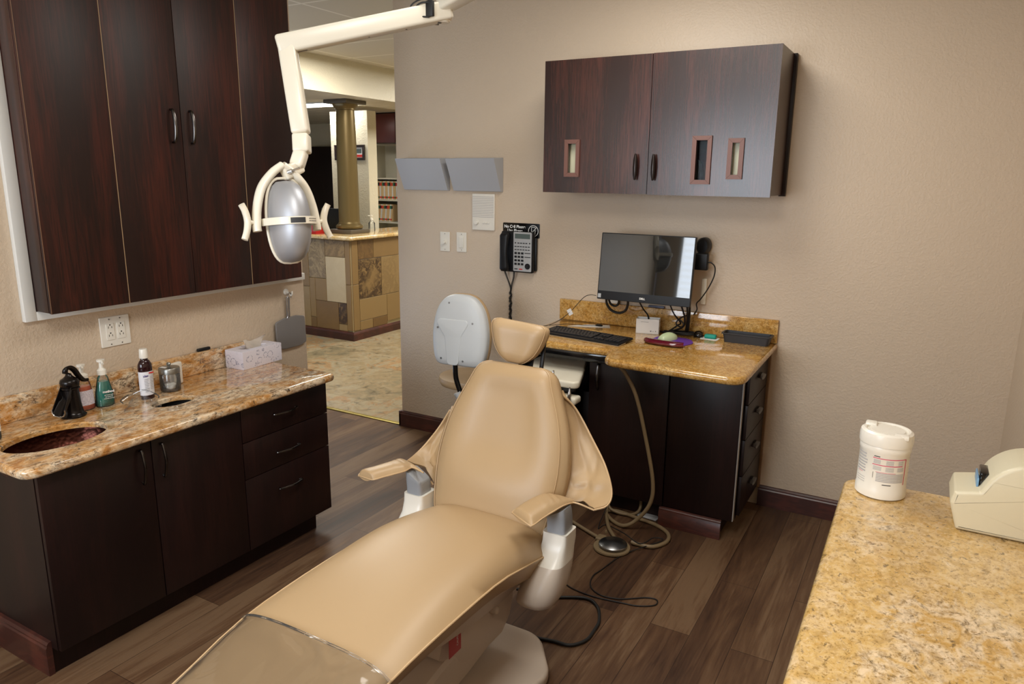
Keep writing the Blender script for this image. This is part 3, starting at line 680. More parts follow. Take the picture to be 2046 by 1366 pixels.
# black cap on the backsplash, double outlet, mirror and hook
bm = B(); box(bm, -.008, .008, -.033, .033, 0, .014, .004, 3, T(XW+.0115, 2.130, ZC+.1002)); tag(finish('plastic_clip', bm, BLK), 'small black plastic clip lying on the left backsplash ledge', 'clip')
ol = thing('wall_outlet', (XW, 1.727, .98), 'white double wall outlet plate under the tall cabinet', 'outlet')
M = MX @ T(1.727, 1.042)
bm = B(); slab(bm, rounded(rect(-.063, .063, -.062, .062), .004, 3), 0, .006, .002, M=M); finish('plate', bm, WPL, ol)
for s_ in (-1, 1):
    bm = B(); slab(bm, rounded(rect(-.017, .017, -.034, .034), .003, 3), .006, .0085, .0008, M=M @ T(s_*.023, 0)); rc = finish('receptacle', bm, WPL, ol)
    bm = B()
    for v_ in (-.018, .016):
        for a in ((-.008, -.006, -.001, .008), (.006, .008, -.001, .007)): box(bm, a[0], a[1], v_+a[2], v_+a[3], .0084, .009, 0, 2, M @ T(s_*.023, 0))
        lathe(bm, [(0, 0), (.0028, 0), (.0028, .0006), (0, .0006)], M @ T(s_*.023, v_+.013, .0084), 12)
    finish('slots', bm, BLK, rc)
    for v_ in (-.052, .052): bm = B(); lathe(bm, [(0, 0), (.003, 0), (.0025, .0012), (0, .0015)], M @ T(s_*.023, v_, .006), 12); finish('screw', bm, STL, ol)
hk = thing('wall_hook', (XW, 2.655, 1.07), 'small white adhesive hook high on the wall end above the grey mirror', 'hook')
M = MX @ T(2.655, 1.083)
bm = B(); lathe(bm, [(0, 0), (.016, 0), (.0165, .004), (.012, .010), (0, .012)], M, 24); finish('hook_base', bm, WPL, hk)
bm = B(); tube(bm, catmull([(0, 0, .008), (0, -.004, .022), (.004, -.018, .032), (.004, -.010, .042), (.004, .006, .044)], 5), .0035, 8, M); finish('hook_arm', bm, WPL, hk)
mr = thing('hand_mirror', (XW+.02, 2.66, .80), 'grey hand mirror hanging from the white hook, back outward', 'mirror')
M = MX @ T(2.660, .868, .012)
bm = B(); slab(bm, rounded([(-.100, -.068), (-.05, -.080, .06), (.06, -.080, .08), (.104, -.066), (.098, .075), (.04, .086, .05), (-.04, .083, .05), (-.102, .068)], .014, 5), 0, .010, .004, M=M); finish('mirror_body', bm, GRM, mr)
bm = B(); bar(bm, M @ Vector((-.012, .082, .005)), M @ Vector((-.010, .190, .008)), .022, .006, (1, 0, 0), .003); finish('handle', bm, GRM, mr)
bm = B(); tube(bm, catmull([M @ Vector((-.024, .080, .010)), M @ Vector((-.020, .10, .014)), M @ Vector((-.022, .16, .014)), M @ Vector((-.018, .20, .018)), M @ Vector((-.006, .214, .020)), M @ Vector((.004, .200, .018)), M @ Vector((.002, .185, .014))], 6), .003, 8); finish('wire_loop', bm, CHR, mr)
# ============================================================ BACK WALL: UPPER CABINET
ub = thing('wall_cabinet', (-1.205, YW, 1.605), 'dark two-door wall cabinet with three small framed windows above the monitor', 'cabinet')
UX0, UX1, UXM, UY, UZ0, UZ1 = -1.772, -.640, -1.212, 3.42, 1.606, 2.243
bm = B()
box(bm, UX0, UX0+.018, UY+.02, YW-.004, UZ0, UZ1); box(bm, UX1-.018, UX1, UY+.02, YW-.034, UZ0, UZ1); box(bm, UXM-.009, UXM+.009, UY+.02, YW-.02, UZ0+.018, UZ1-.018)
box(bm, UX0+.018, UX1-.018, UY+.02, YW-.004, UZ0, UZ0+.018); box(bm, UX0+.018, UX1-.018, UY+.02, YW-.004, UZ1-.018, UZ1); box(bm, UX0+.018, UX1-.018, YW-.02, YW-.004, UZ0+.018, UZ1-.018)
finish('body', bm, WOODM if 0 else WOODF, ub, 0)
bm = B(); box(bm, UX1-.016, UX1+.014, YW-.034, YW-.001, UZ0-.006, UZ1+.002, .002); finish('side_strip', bm, WOODD, ub)
def door_with_windows(x0, x1, wins, z0, z1, hx):
    bm = B(); hs = [rect(a, b, c, d)[::1] for a, b, c, d in wins]
    M = Matrix(((1, 0, 0, 0), (0, 0, 1, UY+.0), (0, 1, 0, 0), (0, 0, 0, 1)))
    # panel pieces around the openings, joined in one mesh
    xs = sorted({x0, x1, *[k for w_ in wins for k in w_[:2]]}); zs = sorted({z0, z1, *[k for w_ in wins for k in w_[2:]]})
    V = {}
    def gv(i, j, y):
        if (i, j, y) not in V: V[i, j, y] = bm.verts.new((xs[i], y, zs[j]))
        return V[i, j, y]
    solid = lambda i, j: 0 <= i < len(xs)-1 and 0 <= j < len(zs)-1 and not any(a <= (xs[i]+xs[i+1])/2 <= b and c <= (zs[j]+zs[j+1])/2 <= d for a, b, c, d in wins)
    for i in range(len(xs)-1):
        for j in range(len(zs)-1):
            if not solid(i, j): continue
            for y in (UY, UY+.019): bm.faces.new([gv(i, j, y), gv(i+1, j, y), gv(i+1, j+1, y), gv(i, j+1, y)])
            for (di, dj, a, b) in ((-1, 0, (i, j), (i, j+1)), (1, 0, (i+1, j), (i+1, j+1)), (0, -1, (i, j), (i+1, j)), (0, 1, (i, j+1), (i+1, j+1))):
                if not solid(i+di, j+dj): bm.faces.new([gv(*a, UY), gv(*b, UY), gv(*b, UY+.019), gv(*a, UY+.019)])
    d = finish('door', bm, WOODF, ub, 0)
    for a, b, c, e in wins:
        bm = B(); fw = .020; xa, xb, za, zb = a-fw, b+fw, c-fw, e+fw
        for q in ([(xa, za), (xb, za), (b, c), (a, c)], [(xb, za), (xb, zb), (b, e), (b, c)], [(xb, zb), (xa, zb), (a, e), (b, e)], [(xa, zb), (xa, za), (a, c), (a, e)]):
            cx = sum(p[0] for p in q)/4; cz = sum(p[1] for p in q)/4
            q = [(cx+(x-cx)*.992, cz+(z-cz)*.992) for x, z in q]
            lo = [bm.verts.new((x, UY-.0004, z)) for x, z in q]; hi = [bm.verts.new((x, UY-.010, z)) for x, z in q]
            bm.faces.new(hi); bm.faces.new(lo[::-1])
            for k in range(4): bm.faces.new((lo[k], lo[(k+1) % 4], hi[(k+1) % 4], hi[k]))
        fr = finish('window_frame', bm, FRAMEW, d, 0)
        bm = B(); box(bm, a-.002, b+.002, UY+.020, UY+.0215, c-.002, e+.002); finish('pane', bm, GLP, d, 0)
    bm = B(); prof = [(0, -.062), (.006, -.060), (.0115, -.035), (.013, 0), (.0115, .035), (.006, .060), (0, .062)]
    lathe(bm, prof, T(hx, UY-.022, z0+.128) @ Matrix.Diagonal((.85, .75, 1, 1)), 16); bar(bm, (hx, UY, z0+.095), (hx, UY-.018, z0+.095), .008, .008); bar(bm, (hx, UY, z0+.160), (hx, UY-.018, z0+.160), .008, .008)
    finish('handle', bm, mat('dark_handle', srgb(34, 26, 24), .25, .4) if 'dark_handle' not in MATS else MATS['dark_handle'], d)
def win(px0, px1, pz0, pz1): a = at(px0, pz1, 1, UY); b = at(px1, pz0, 1, UY); return (a.x, b.x, a.z, b.z)
door_with_windows(UX0-.002, UXM-.0015, [win(1135, 1152, 287, 345)], UZ0-.004, UZ1-.001, -1.268)
door_with_windows(UXM+.0015, UX1+.001, [win(1388, 1415, 280, 359), win(1460, 1479, 285, 349)], UZ0-.006, UZ1+.0, -1.178)
# contents seen through the little windows
def clump(x, y, z, sx, sy, sz, m, name, label, cat, grp=None):
    bm = B(); bmesh.ops.create_icosphere(bm, subdivisions=3, radius=1)
    for v in bm.verts:
        c_ = v.co; k = 1+.14*math.sin(c_.x*6+c_.z*9+x*30)*math.cos(c_.y*7+c_.z*4)
        v.co = Vector((x+sx*max(-.8, min(.8, c_.x))*k, y+sy*max(-.8, min(.8, c_.y))*k, z+sz*(1+max(-.96, min(.9, c_.z))*k)))
    z0_ = min(v.co.z for v in bm.verts)
    for v in bm.verts: v.co.z += z-z0_
    o = finish(name, bm, m, None, 80); return tag(o, label, cat, grp)
clump(-1.625, 3.482, UZ0+.0185, .075, .038, .13, GOLDC, 'supply_bag', 'crumpled cream bag inside the cabinet behind the left door window', 'bag')
clump(-.815, 3.482, UZ0+.0185, .055, .038, .15, GOLDC, 'supply_bag', 'crumpled cream bag inside the cabinet behind the rightmost door window', 'bag')
clump(-1.03, 3.56, UZ0+.0185, .05, .04, .07, DGR, 'supply_pouch', 'dark pouch inside the cabinet behind the middle door window', 'pouch')
# ============================================================ BACK WALL ITEMS
def wall_pocket(x0, x1, label):
    bm = B(); zt, zb = 1.778, 1.592; dt, db = .105, .022; sk_ = .004
    # sloped outward-leaning pocket: bottom narrower than the top on the left
    o4 = [(x0, YW-dt, zt), (x1-.003, YW-dt, zt), (x1-.004, YW-db, zb), (x0+sk_, YW-db, zb)]
    bk = [(x0+.010, YW-.002, zt+.006), (x1, YW-.002, zt+.006), (x1, YW-.002, zb-.002), (x0+sk_, YW-.002, zb-.002)]
    def th(a, t_): return a
    F = [bm.verts.new(p) for p in o4]; K = [bm.verts.new(p) for p in bk]
    bm.faces.new(F); bm.faces.new(K[::-1])
    for i in (1, 2, 3): j_ = (i+1) % 4; bm.faces.new((F[i], K[i], K[j_], F[j_]))
    # open mouth: inner walls
    Fi = [bm.verts.new((x0+.008, YW-dt+.006, zt)), bm.verts.new((x1-.010, YW-dt+.006, zt)), bm.verts.new((x1-.012, YW-db+.008, zb+.012)), bm.verts.new((x0+sk_+.006, YW-db+.008, zb+.012))]
    Ki = [bm.verts.new((x0+.016, YW-.008, zt+.006)), bm.verts.new((x1-.006, YW-.008, zt+.006)), bm.verts.new((x1-.014, YW-.010, zb+.012)), bm.verts.new((x0+sk_+.006, YW-.010, zb+.012))]
    bm.faces.new(Fi[::-1]); bm.faces.new(Ki)
    for i in (1, 2, 3): j_ = (i+1) % 4; bm.faces.new((Fi[i], Fi[j_], Ki[j_], Ki[i]))
    bm.faces.new((F[0], F[1], Fi[1], Fi[0])); bm.faces.new((K[0], Ki[0], Ki[1], K[1])); bm.faces.new((F[1], K[1], Ki[1], Fi[1])); bm.faces.new((F[0], Fi[0], Ki[0], K[0]))
    bmesh.ops.bevel(bm, geom=[e for e in bm.edges if e.calc_face_angle(0) > .4], offset=.0035, segments=2, affect='EDGES', clamp_overlap=True)
    return tag(finish('wall_file_holder', bm, GRW, None, 35), label, 'file holder')
wall_pocket(-2.925, -2.585, 'grey plastic wall file pocket, the left one at the doorway edge')
wall_pocket(-2.548, -2.208, 'grey plastic wall file pocket, the right one above the white intercom')
ic = thing('intercom', (-2.34, YW, 1.36), 'white louvred wall intercom panel with one knob below the right file pocket', 'intercom')
M = MY @ T(-2.338, 1.469)
bm = B(); slab(bm, rounded(rect(-.078, .078, -.107, .107), .004, 3), 0, .014, .003, M=M); finish('panel', bm, WPL, ic)
bm = B()
for k in range(13): box(bm, -.074, .074, .088-.0098*k, .0905-.0098*k, .0137, .0152, 0, 2, M)
finish('grille_slats', bm, mat('shadow_grey', srgb(176, 172, 172), .5), ic, 0)
bm = B(); lathe(bm, [(0, .014), (.014, .014), (.013, .026), (.011, .028), (0, .028)], M @ T(-.045, -.063), 24); finish('knob', bm, WPL, ic)
bm = B()
for k in range(3): box(bm, .0+.016*k, .013+.016*k, -.067, -.060, .0138, .019, .001, 2, M)
finish('button_row', bm, WPL, ic)
def plate(x, z, label, kind):
    t_ = thing('wall_dimmer' if kind == 'knob' else 'light_switch', (x, YW, z-.06), label, 'dimmer' if kind == 'knob' else 'light switch')
    M = MY @ T(x, z); bm = B(); slab(bm, rounded(rect(-.036, .036, -.060, .060), .003, 3), 0, .006, .002, M=M); finish('plate', bm, WPL, t_)
    bm = B()
    if kind == 'knob': lathe(bm, [(0, .006), (.018, .006), (.018, .009), (.0125, .010), (.0115, .024), (.010, .026), (0, .026)], M @ T(0, -.004), 24); finish('knob', bm, WPL, t_)
    else: slab(bm, rounded(rect(-.0165, .0165, -.034, .034), .002, 3), .006, .012, .002, M=M); finish('rocker', bm, WPL, t_)
    for v_ in (-.048, .048): bm = B(); lathe(bm, [(0, .006), (.003, .006), (.002, .0075), (0, .0075)], M @ T(0, v_), 10); finish('screw', bm, STL, t_)
plate(-2.624, 1.279, 'white dimmer plate with a round knob left of the rocker switch', 'knob')
plate(-2.500, 1.281, 'white rocker light switch plate right of the dimmer knob', 'rocker')
# sign
sg = thing('wall_sign', (-2.08, YW, 1.30), 'black wall sign reading No Cell Phone Use Please above the phone', 'sign')
M = MY @ T(-2.0825, 1.372)
bm = B(); slab(bm, rounded(rect(-.1225, .1225, -.0415, .0415), .005, 3), 0, .004, .001, M=M); finish('plate', bm, BLKG, sg)
text('lettering', 'No Cell Phone', .0235, M @ T(-.042, .0195, .0044), PAP, sg, .0003, bold=.0007); text('lettering', 'Use Please', .0235, M @ T(-.040, -.0035, .0044), PAP, sg, .0003, bold=.0007)
bm = B(); cxx, cyy = .082, -.001
for i in range(36):
    a0, a1 = 2*PI*i/36, 2*PI*(i+1)/36
    f4 = [(cxx+r_*math.cos(a_), cyy+r_*math.sin(a_)) for r_, a_ in ((.0335, a0), (.0335, a1), (.0300, a1), (.0300, a0))]
    bm.faces.new([bm.verts.new(M @ Vector((x, y, .0047))) for x, y in f4])
for a in (((-.012, -.022), (-.012, .022), .0028), ((.012, -.022), (.012, .022), .0028), ((-.0125, .022), (.0125, .022), .0028), ((-.0125, -.021), (.0125, -.021), .0028), ((-.022, -.022), (.022, .022), .0032)):
    p_, q_, w_ = a; d_ = (Vector(q_)-Vector(p_)).normalized(); n_ = Vector((-d_.y, d_.x))*w_/2
    bm.faces.new([bm.verts.new(M @ Vector((cxx+s.x, cyy+s.y, .0049))) for s in (Vector(p_)+n_, Vector(p_)-n_, Vector(q_)-n_, Vector(q_)+n_)])
finish('no_phone_symbol', bm, PAP, sg, 0)
# wall phone
ph = thing('wall_phone', (-2.08, YW, 1.13), 'black and silver desk telephone hung on the wall under the black sign', 'telephone')
M = MY @ T(-2.082, 1.250)
bm = B(); box(bm, -.094, .114, -.110, .085, .006, .024, .006, 2, M); box(bm, -.108, .106, -.120, .118, .022, .052, .010, 3, M); finish('phone_body', bm, BLK, ph)
bm = B(); slab(bm, rounded(rect(-.022, .098, -.112, .116), .006, 3), .052, .0545, .001, M=M); fp = finish('silver_face', bm, LGR, ph)
bm = B(); box(bm, -.012, .088, .078, .106, .0545, .0552, 0, 2, M); finish('display', bm, LCD, fp, 0)
bm = B()
for r_ in range(4):
    for k in range(3): box(bm, -.013+.022*k, .003+.022*k, -.012-.021*r_, .000-.021*r_, .0545, .0575, .0015, 2, M)
finish('keypad', bm, BLK, fp)
bm = B()
for k in range(6):
    for z_ in (.030, .012): box(bm, -.013+.0175*k, -.001+.0175*k, z_, z_+.0045, .0545, .056, 0, 2, M)
for k in range(4): box(bm, .006+.0175*k, .018+.0175*k, .050, .055, .0545, .056, 0, 2, M)
for z_ in (-.006, -.029): box(bm, .054, .092, z_, z_+.004, .0545, .056, 0, 2, M)
box(bm, -.013, .008, -.101, -.096, .0545, .056, 0, 2, M)
for x_ in (-.008, .086): lathe(bm, [(0, .0545), (.004, .0545), (.004, .0565), (0, .057)], M @ T(x_, .053), 10)
finish('function_keys', bm, BLK, fp, 0)
bm = B(); box(bm, .018, .040, -.102, -.096, .0545, .0562, 0, 2, M); finish('red_key', bm, FRD, fp, 0)
bm = B(); lathe(bm, [(0, .0545), (.017, .0545), (.017, .058), (.006, .0575), (.006, .059), (0, .059)], M @ T(.074, -.080), 24); finish('round_key', bm, BLK, fp)
# handset
bm = B(); rg = []
for k in range(17):
    s = k/16; y_ = .108-.222*s; wd = .0235+.006*abs(math.cos(PI*s))**2; dp = .012+.014*(abs(2*s-1)**3); zc = .072+.016*math.sin(PI*s)
    if k in (0, 16): wd *= .72; dp *= .6
    rg.append(ring(bm, [M @ Vector((-.068+wd*math.copysign(abs(math.cos(a))**.6, math.cos(a)), y_, zc+dp*math.copysign(abs(math.sin(a))**.7, math.sin(a)))) for a in [2*PI*i/20 for i in range(20)]]))
loft(bm, rg); finish('handset', bm, BLK, ph, 60)
cx_ = -2.138
def coil(pts, r, rt, turns, n=9):
    P = catmull(pts, 12); L = sum((b-a).length for a, b in zip(P, P[1:])); out = []; N = turns*n; acc = [0]
    for a, b in zip(P, P[1:]): acc.append(acc[-1]+(b-a).length)
    k = 0
    for i in range(N+1):
        s = L*i/N
        while k < len(acc)-2 and acc[k+1] < s: k += 1
        f_ = (s-acc[k])/max(1e-9, acc[k+1]-acc[k]); c_ = P[k].lerp(P[k+1], f_); d_ = (P[k+1]-P[k]).normalized(); u_ = d_.cross(Vector((0, 1, 0))).normalized(); v_ = d_.cross(u_)
        a = 2*PI*i/n; out.append(c_+u_*r*math.cos(a)+v_*r*math.sin(a))
    return out
bm = B()
L1 = [(-2.165, YW-.05, 1.135), (-2.160, YW-.035, 1.10), (-2.148, YW-.025, 1.06), (-2.138, YW-.022, 1.03)]; nt = 4
for k in range(1, 3*nt+1): s = k/(3*nt); L1.append((cx_+.006*math.sin(PI*k/1.5+.5), YW-.022+.006*math.cos(PI*k/1.5), 1.03-.195*s))
L2 = [(-2.105, YW-.04, 1.132), (-2.115, YW-.03, 1.09), (-2.130, YW-.025, 1.05), (-2.138, YW-.018, 1.02)]
for k in range(1, 3*nt+1): s = k/(3*nt); L2.append((cx_-.006*math.sin(PI*k/1.5+.5), YW-.022-.006*math.cos(PI*k/1.5), 1.02-.190*s))
for L_ in (L1, L2): tube(bm, coil(L_, .0042, 0, 62, 8), .0019, 5)
finish('coiled_cord', bm, BLKR, ph, 60)

# ============================================================ DESK CABINET + COUNTER (back wall)
ZD = .877; PY = 3.262
dk = thing('desk_cabinet', (-1.2, 3.5, 0), 'dark espresso built-in desk cabinet below the golden granite desktop', 'cabinet')
bm = B()
box(bm, -1.805, -1.787, 3.28, YW-.003, 0, ZD-.037); box(bm, -1.787, -1.415, YW-.03, YW-.003, 0, ZD-.037); box(bm, -1.787, -1.415, 3.30, YW-.03, .0, .10)
box(bm, -1.415, -1.399, 3.28, YW-.003, 0.1, ZD-.037); box(bm, -1.399, -.99, PY+.06, YW-.003, 0, .10)
box(bm, -.995, -.648, PY+.02, YW-.003, .10, ZD-.037); box(bm, -.99, -.715, PY+.005, YW-.02, 0, .10); box(bm, -1.399, -.995, 3.40, YW-.02, .10, .12)
finish('body', bm, WOODD, dk, 0)
bm = B(); box(bm, -1.402, -.992, PY-.012, PY+.008, .10, .812, .002); dd = finish('door', bm, WOODD, dk)
bm = B(); curved_handle(bm, (-1.352, PY-.012, .712), .128, (0, 0, 1), (0, -1, 0), .022, .0055); finish('handle', bm, NCK, dd)
bm = B(); box(bm, -.988, -.650, PY-.004, PY+.018, .100, ZD-.038, .001); finish('front_panel', bm, WOODD, dk)
bm = B(); box(bm, -.6515, -.6485, PY-.0055, PY-.0035, .102, ZD-.04); box(bm, -.6497, -.6480, PY-.004, PY+.018, .102, ZD-.04); finish('edge_strip', bm, mat('worn_white_edge', srgb(170, 165, 160), .4), dk, 0)
bm = B(); box(bm, -1.787, -1.20, 3.185, 3.215, .795, ZD-.037, .006); finish('apron_rail', bm, BLKG, dk)
for a, b in ((.668, .836), (.498, .664), (.318, .494), (.118, .314)):
    bm = B(); box(bm, -.6475, -.630, 3.300, 3.712, a, b, .0015); dw = finish('drawer', bm, WOODD, dk)
    bm = B(); zc = (a+b)/2+.01; rg = []
    for k in range(9):
        s = k/8; yy = 3.452+.10*s; hh = .006+.024*math.sin(PI*s)**.6
        rg.append(ring(bm, [(-.6298+o_, yy, zc+z_) for o_, z_ in ((0, hh*.5), (.012, hh*.5), (.021, hh*.2), (.023, -hh*.4), (.019, -hh*.5), (.017, -hh*.1), (.010, hh*.3), (0, hh*.35))]))
    loft(bm, rg); finish('cup_handle', bm, MATS['dark_handle'], dw)
bm = B(); box(bm, -.640, -.622, 3.722, YW-.002, .105, ZD-.038); finish('filler_strip', bm, mat('tan_filler', srgb(128, 98, 70), .5), dk, 0)
bm = B(); pr = [(0, 0), (.018, 0), (.018, .074), (.013, .080), (.013, .088), (.006, .095), (0, .097)]
loft(bm, [ring(bm, [(x, PY-.004-a, z) for a, z in pr]) for x in (-1.003, -.700)]); finish('base_moulding', bm, WOODM, dk)
bm = B(); box(bm, -1.42, -1.41, 3.30, 3.31, .10, .79); bm.free()
# niche drawer behind the delivery unit
bm = B(); box(bm, -1.785, -1.417, 3.44, 3.46, .14, .56, .002); nd = finish('niche_drawer', bm, WOODD, dk)
bm = B(); curved_handle(bm, (-1.60, 3.44, .45), .09, (0, 0, 1), (0, -1, 0), .02, .004); finish('handle', bm, NCK, nd)
dt = thing('countertop', (-1.2, 3.4, ZD-.036), 'golden granite desktop on the back wall, stepped forward at its right half', 'countertop')
poly = rounded([(-1.81, YW-.003, 0), (-1.81, 3.165, .02), (-1.262, 3.165, .035), (-1.225, 2.985, .07), (-.592, 2.965, .075), (-.600, YW-.003, 0)], .03, 8)
bm = B(); slab(bm, poly, ZD-.037, ZD, .015); finish('slab', bm, GRD, dt, 35)
bm = B(); box(bm, -1.81, -.602, YW-.022, YW-.001, ZD+.0005, .996, .003); finish('backsplash', bm, GRD, dt)
# monitor (all-in-one) tilted back on a wall arm
mn = thing('monitor', (-1.235, 3.55, 1.06), 'black flat monitor with dark screen on the wall above the desk', 'monitor')
tilt = -.115
Mm = Matrix.Translation((-1.2345, 3.497, 1.058)) @ Matrix.Rotation(tilt, 4, 'X') @ Matrix(((1, 0, 0, 0), (0, 0, -1, 0), (0, 1, 0, 0), (0, 0, 0, 1)))
bm = B(); slab(bm, rounded(rect(-.2475, .2475, 0, .345), .004, 3), -.022, 0, .002, M=Mm); box(bm, -.17, .17, .05, .29, -.045, -.022, .01, 3, Mm); finish('housing', bm, BLK, mn)
bm = B(); box(bm, -.2425, .2425, .045, .3405, .0, .0012, 0, 2, Mm); finish('screen', bm, SCR, mn, 0)
text('lettering', 'DELL', .0135, Mm @ T(.0, .020, .0006), PAP, mn, .0003, bold=.0005)
bm = B(); box(bm, -.243, -.226, .008, .029, .0003, .001, 0, 2, Mm); finish('spec_sticker', bm, LGR, mn, 0)
bm = B(); box(bm, -1.33, -1.14, YW-.012, YW-.0005, 1.15, 1.34, .003); bar(bm, (-1.23, YW-.01, 1.24), (-1.23, 3.56, 1.24), .06, .05); finish('wall_mount', bm, BLK, mn)
# devices beside the monitor
bm = B(); lathe(bm, [(0, 0), (.030, 0), (.034, .006), (.034, .040), (.028, .048), (0, .048)], Matrix.Translation((-.995, YW-.004, 1.345)) @ Matrix.Rotation(PI/2, 4, 'X') @ Matrix.Rotation(.0, 4, 'Z') @ Matrix.Diagonal((1, 1.25, 1.5, 1)), 24); tag(finish('wall_speaker', bm, BLK), 'rounded black speaker on the wall at the upper right edge of the monitor', 'speaker')
ad = thing('power_adapter', (-.955, 3.70, 1.20), 'black rectangular power adapter on the wall right of the monitor', 'adapter')
bm = B(); box(bm, -1.10, -.952, 3.64, 3.672, 1.228, 1.312, .006, 3); box(bm, -1.05, -1.02, 3.672, YW-.001, 1.25, 1.29, .002); finish('adapter_body', bm, BLK, ad)
bm = B(); pts = catmull([(-.955, 3.655, 1.268), (-.938, 3.655, 1.268), (-.918, 3.66, 1.245), (-.922, 3.665, 1.195), (-.950, 3.67, 1.13), (-.985, 3.68, 1.075), (-1.004, 3.68, 1.05), (-1.00, 3.68, 1.02), (-1.015, 3.68, .99)], 8); tube(bm, pts, .0032, 8); finish('cable', bm, BLKR, ad)
bm = B(); box(bm, -.998, -.972, YW-.020, YW-.001, 1.04, 1.175, .004, 2); tag(finish('cable_channel', bm, IVO), 'short cream cable channel on the wall below the power adapter', 'cable channel')
# computer cables under the monitor
cb = thing('computer_cables', (-1.1, 3.65, ZD), 'bundle of black computer cables hanging and coiled beneath the monitor', 'cables')
def cab(pts, r=.0035, name='cable'): bm = B(); tube(bm, catmull(pts, 8), r, 8); return finish(name, bm, BLKR, cb)
cab([(-1.455, 3.56, 1.06), (-1.458, 3.58, 1.02), (-1.44, 3.60, .985), (-1.40, 3.61, .972), (-1.36, 3.60, .99), (-1.34, 3.58, 1.03), (-1.335, 3.56, 1.065)], .007)
cab([(-1.45, 3.57, 1.06), (-1.44, 3.59, 1.02), (-1.415, 3.60, 1.01), (-1.395, 3.59, 1.03), (-1.39, 3.57, 1.06)], .006)
cab([(-1.275, 3.56, 1.06), (-1.262, 3.60, 1.01), (-1.252, 3.66, .96), (-1.25, 3.66, .90), (-1.24, 3.67, .884)], .004)
cab([(-1.11, 3.56, 1.06), (-1.095, 3.60, 1.0), (-1.07, 3.64, .95), (-1.09, 3.66, .93), (-1.12, 3.67, .905), (-1.15, 3.68, .884)], .004)
cab([(-1.05, 3.56, 1.06), (-1.04, 3.61, .98), (-1.055, 3.64, .93), (-1.11, 3.66, .90), (-1.16, 3.66, .884), (-1.20, 3.69, .883)], .005)
cab([(-1.02, 3.57, 1.05), (-1.03, 3.62, .98), (-1.045, 3.66, .91), (-1.06, 3.68, .884)], .005)
cab([(-1.01, 3.58, 1.05), (-1.02, 3.62, 1.0), (-1.03, 3.65, .93), (-1.045, 3.69, .884)], .006)
cab([(-1.16, 3.685, .886), (-1.09, 3.65, .886), (-1.02, 3.655, .888), (-.995, 3.685, .889), (-1.03, 3.705, .888), (-1.10, 3.695, .886), (-1.17, 3.665, .886)], .005)
cab([(-1.16, 3.66, .893), (-1.08, 3.64, .895), (-1.01, 3.66, .896), (-1.02, 3.69, .896), (-1.12, 3.68, .894)], .0045)
cab([(-1.07, 3.62, .97), (-1.045, 3.61, .95), (-1.06, 3.62, .93), (-1.09, 3.63, .945), (-1.07, 3.64, .975), (-1.02, 3.62, 1.0)], .004)
bm = B(); box(bm, -.045, .045, -.007, .007, 0, .012, .003, 2, Matrix.Translation((-1.235, YW-.013, .9965))); tag(finish('marker_pen', bm, mat('blue_grey_pen', srgb(90, 96, 120), .4)), 'blue-grey marker lying on the desk backsplash under the monitor', 'pen')
bm = B(); box(bm, -.040, .02, -.008, .008, 0, .020, .005, 2, Matrix.Translation((-1.465, YW-.013, .9965))); tag(finish('cable_adapter', bm, WPL), 'small white adapter lying on the backsplash left of the cables', 'adapter')
# sensor cable with tag at monitor left
sn_ = thing('sensor_cable', (-1.62, 3.58, ZD), 'thin black sensor cable with white tag running from monitor to keyboard', 'cable')
bm = B(); pts = catmull([(-1.482, 3.487, 1.075), (-1.515, 3.487, 1.076), (-1.56, 3.50, 1.055), (-1.64, 3.53, .975), (-1.71, 3.54, .915), (-1.76, 3.50, .885), (-1.79, 3.46, .881)], 8); tube(bm, pts, .0018, 6)
tube(bm, catmull([(-1.76, 3.50, .883), (-1.70, 3.60, .880), (-1.60, 3.62, .880), (-1.535, 3.64, .884)], 8), .0015, 6); finish('wire', bm, BLKR, sn_)
bm = B(); box(bm, -.016, .016, -.0006, .0006, -.017, .017, 0, 2, Matrix.Translation((-1.652, 3.532, .963)) @ Matrix.Rotation(-.55, 4, 'Y') @ Matrix.Rotation(-.3, 4, 'Z')); finish('paper_tag', bm, PAP, sn_, 0)
bm = B(); lathe(bm, [(0, 0), (.015, 0), (.017, .004), (.012, .009), (0, .010)], Matrix.Translation((-1.53, 3.655, ZD+.0016)) @ Matrix.Diagonal((1.3, .9, 1, 1)), 20); finish('sensor_head', bm, BLK, sn_)
bm = B(); M_ = T(0, 0, ZD+.0004); slab(bm, [(-1.68, 3.565), (-1.462, 3.650), (-1.49, 3.708), (-1.60, 3.66)], 0, .0006, 0, M=M_); tag(finish('paper_sheet', bm, PAP, None, 0), 'folded white paper sheet lying behind the keyboard', 'paper')
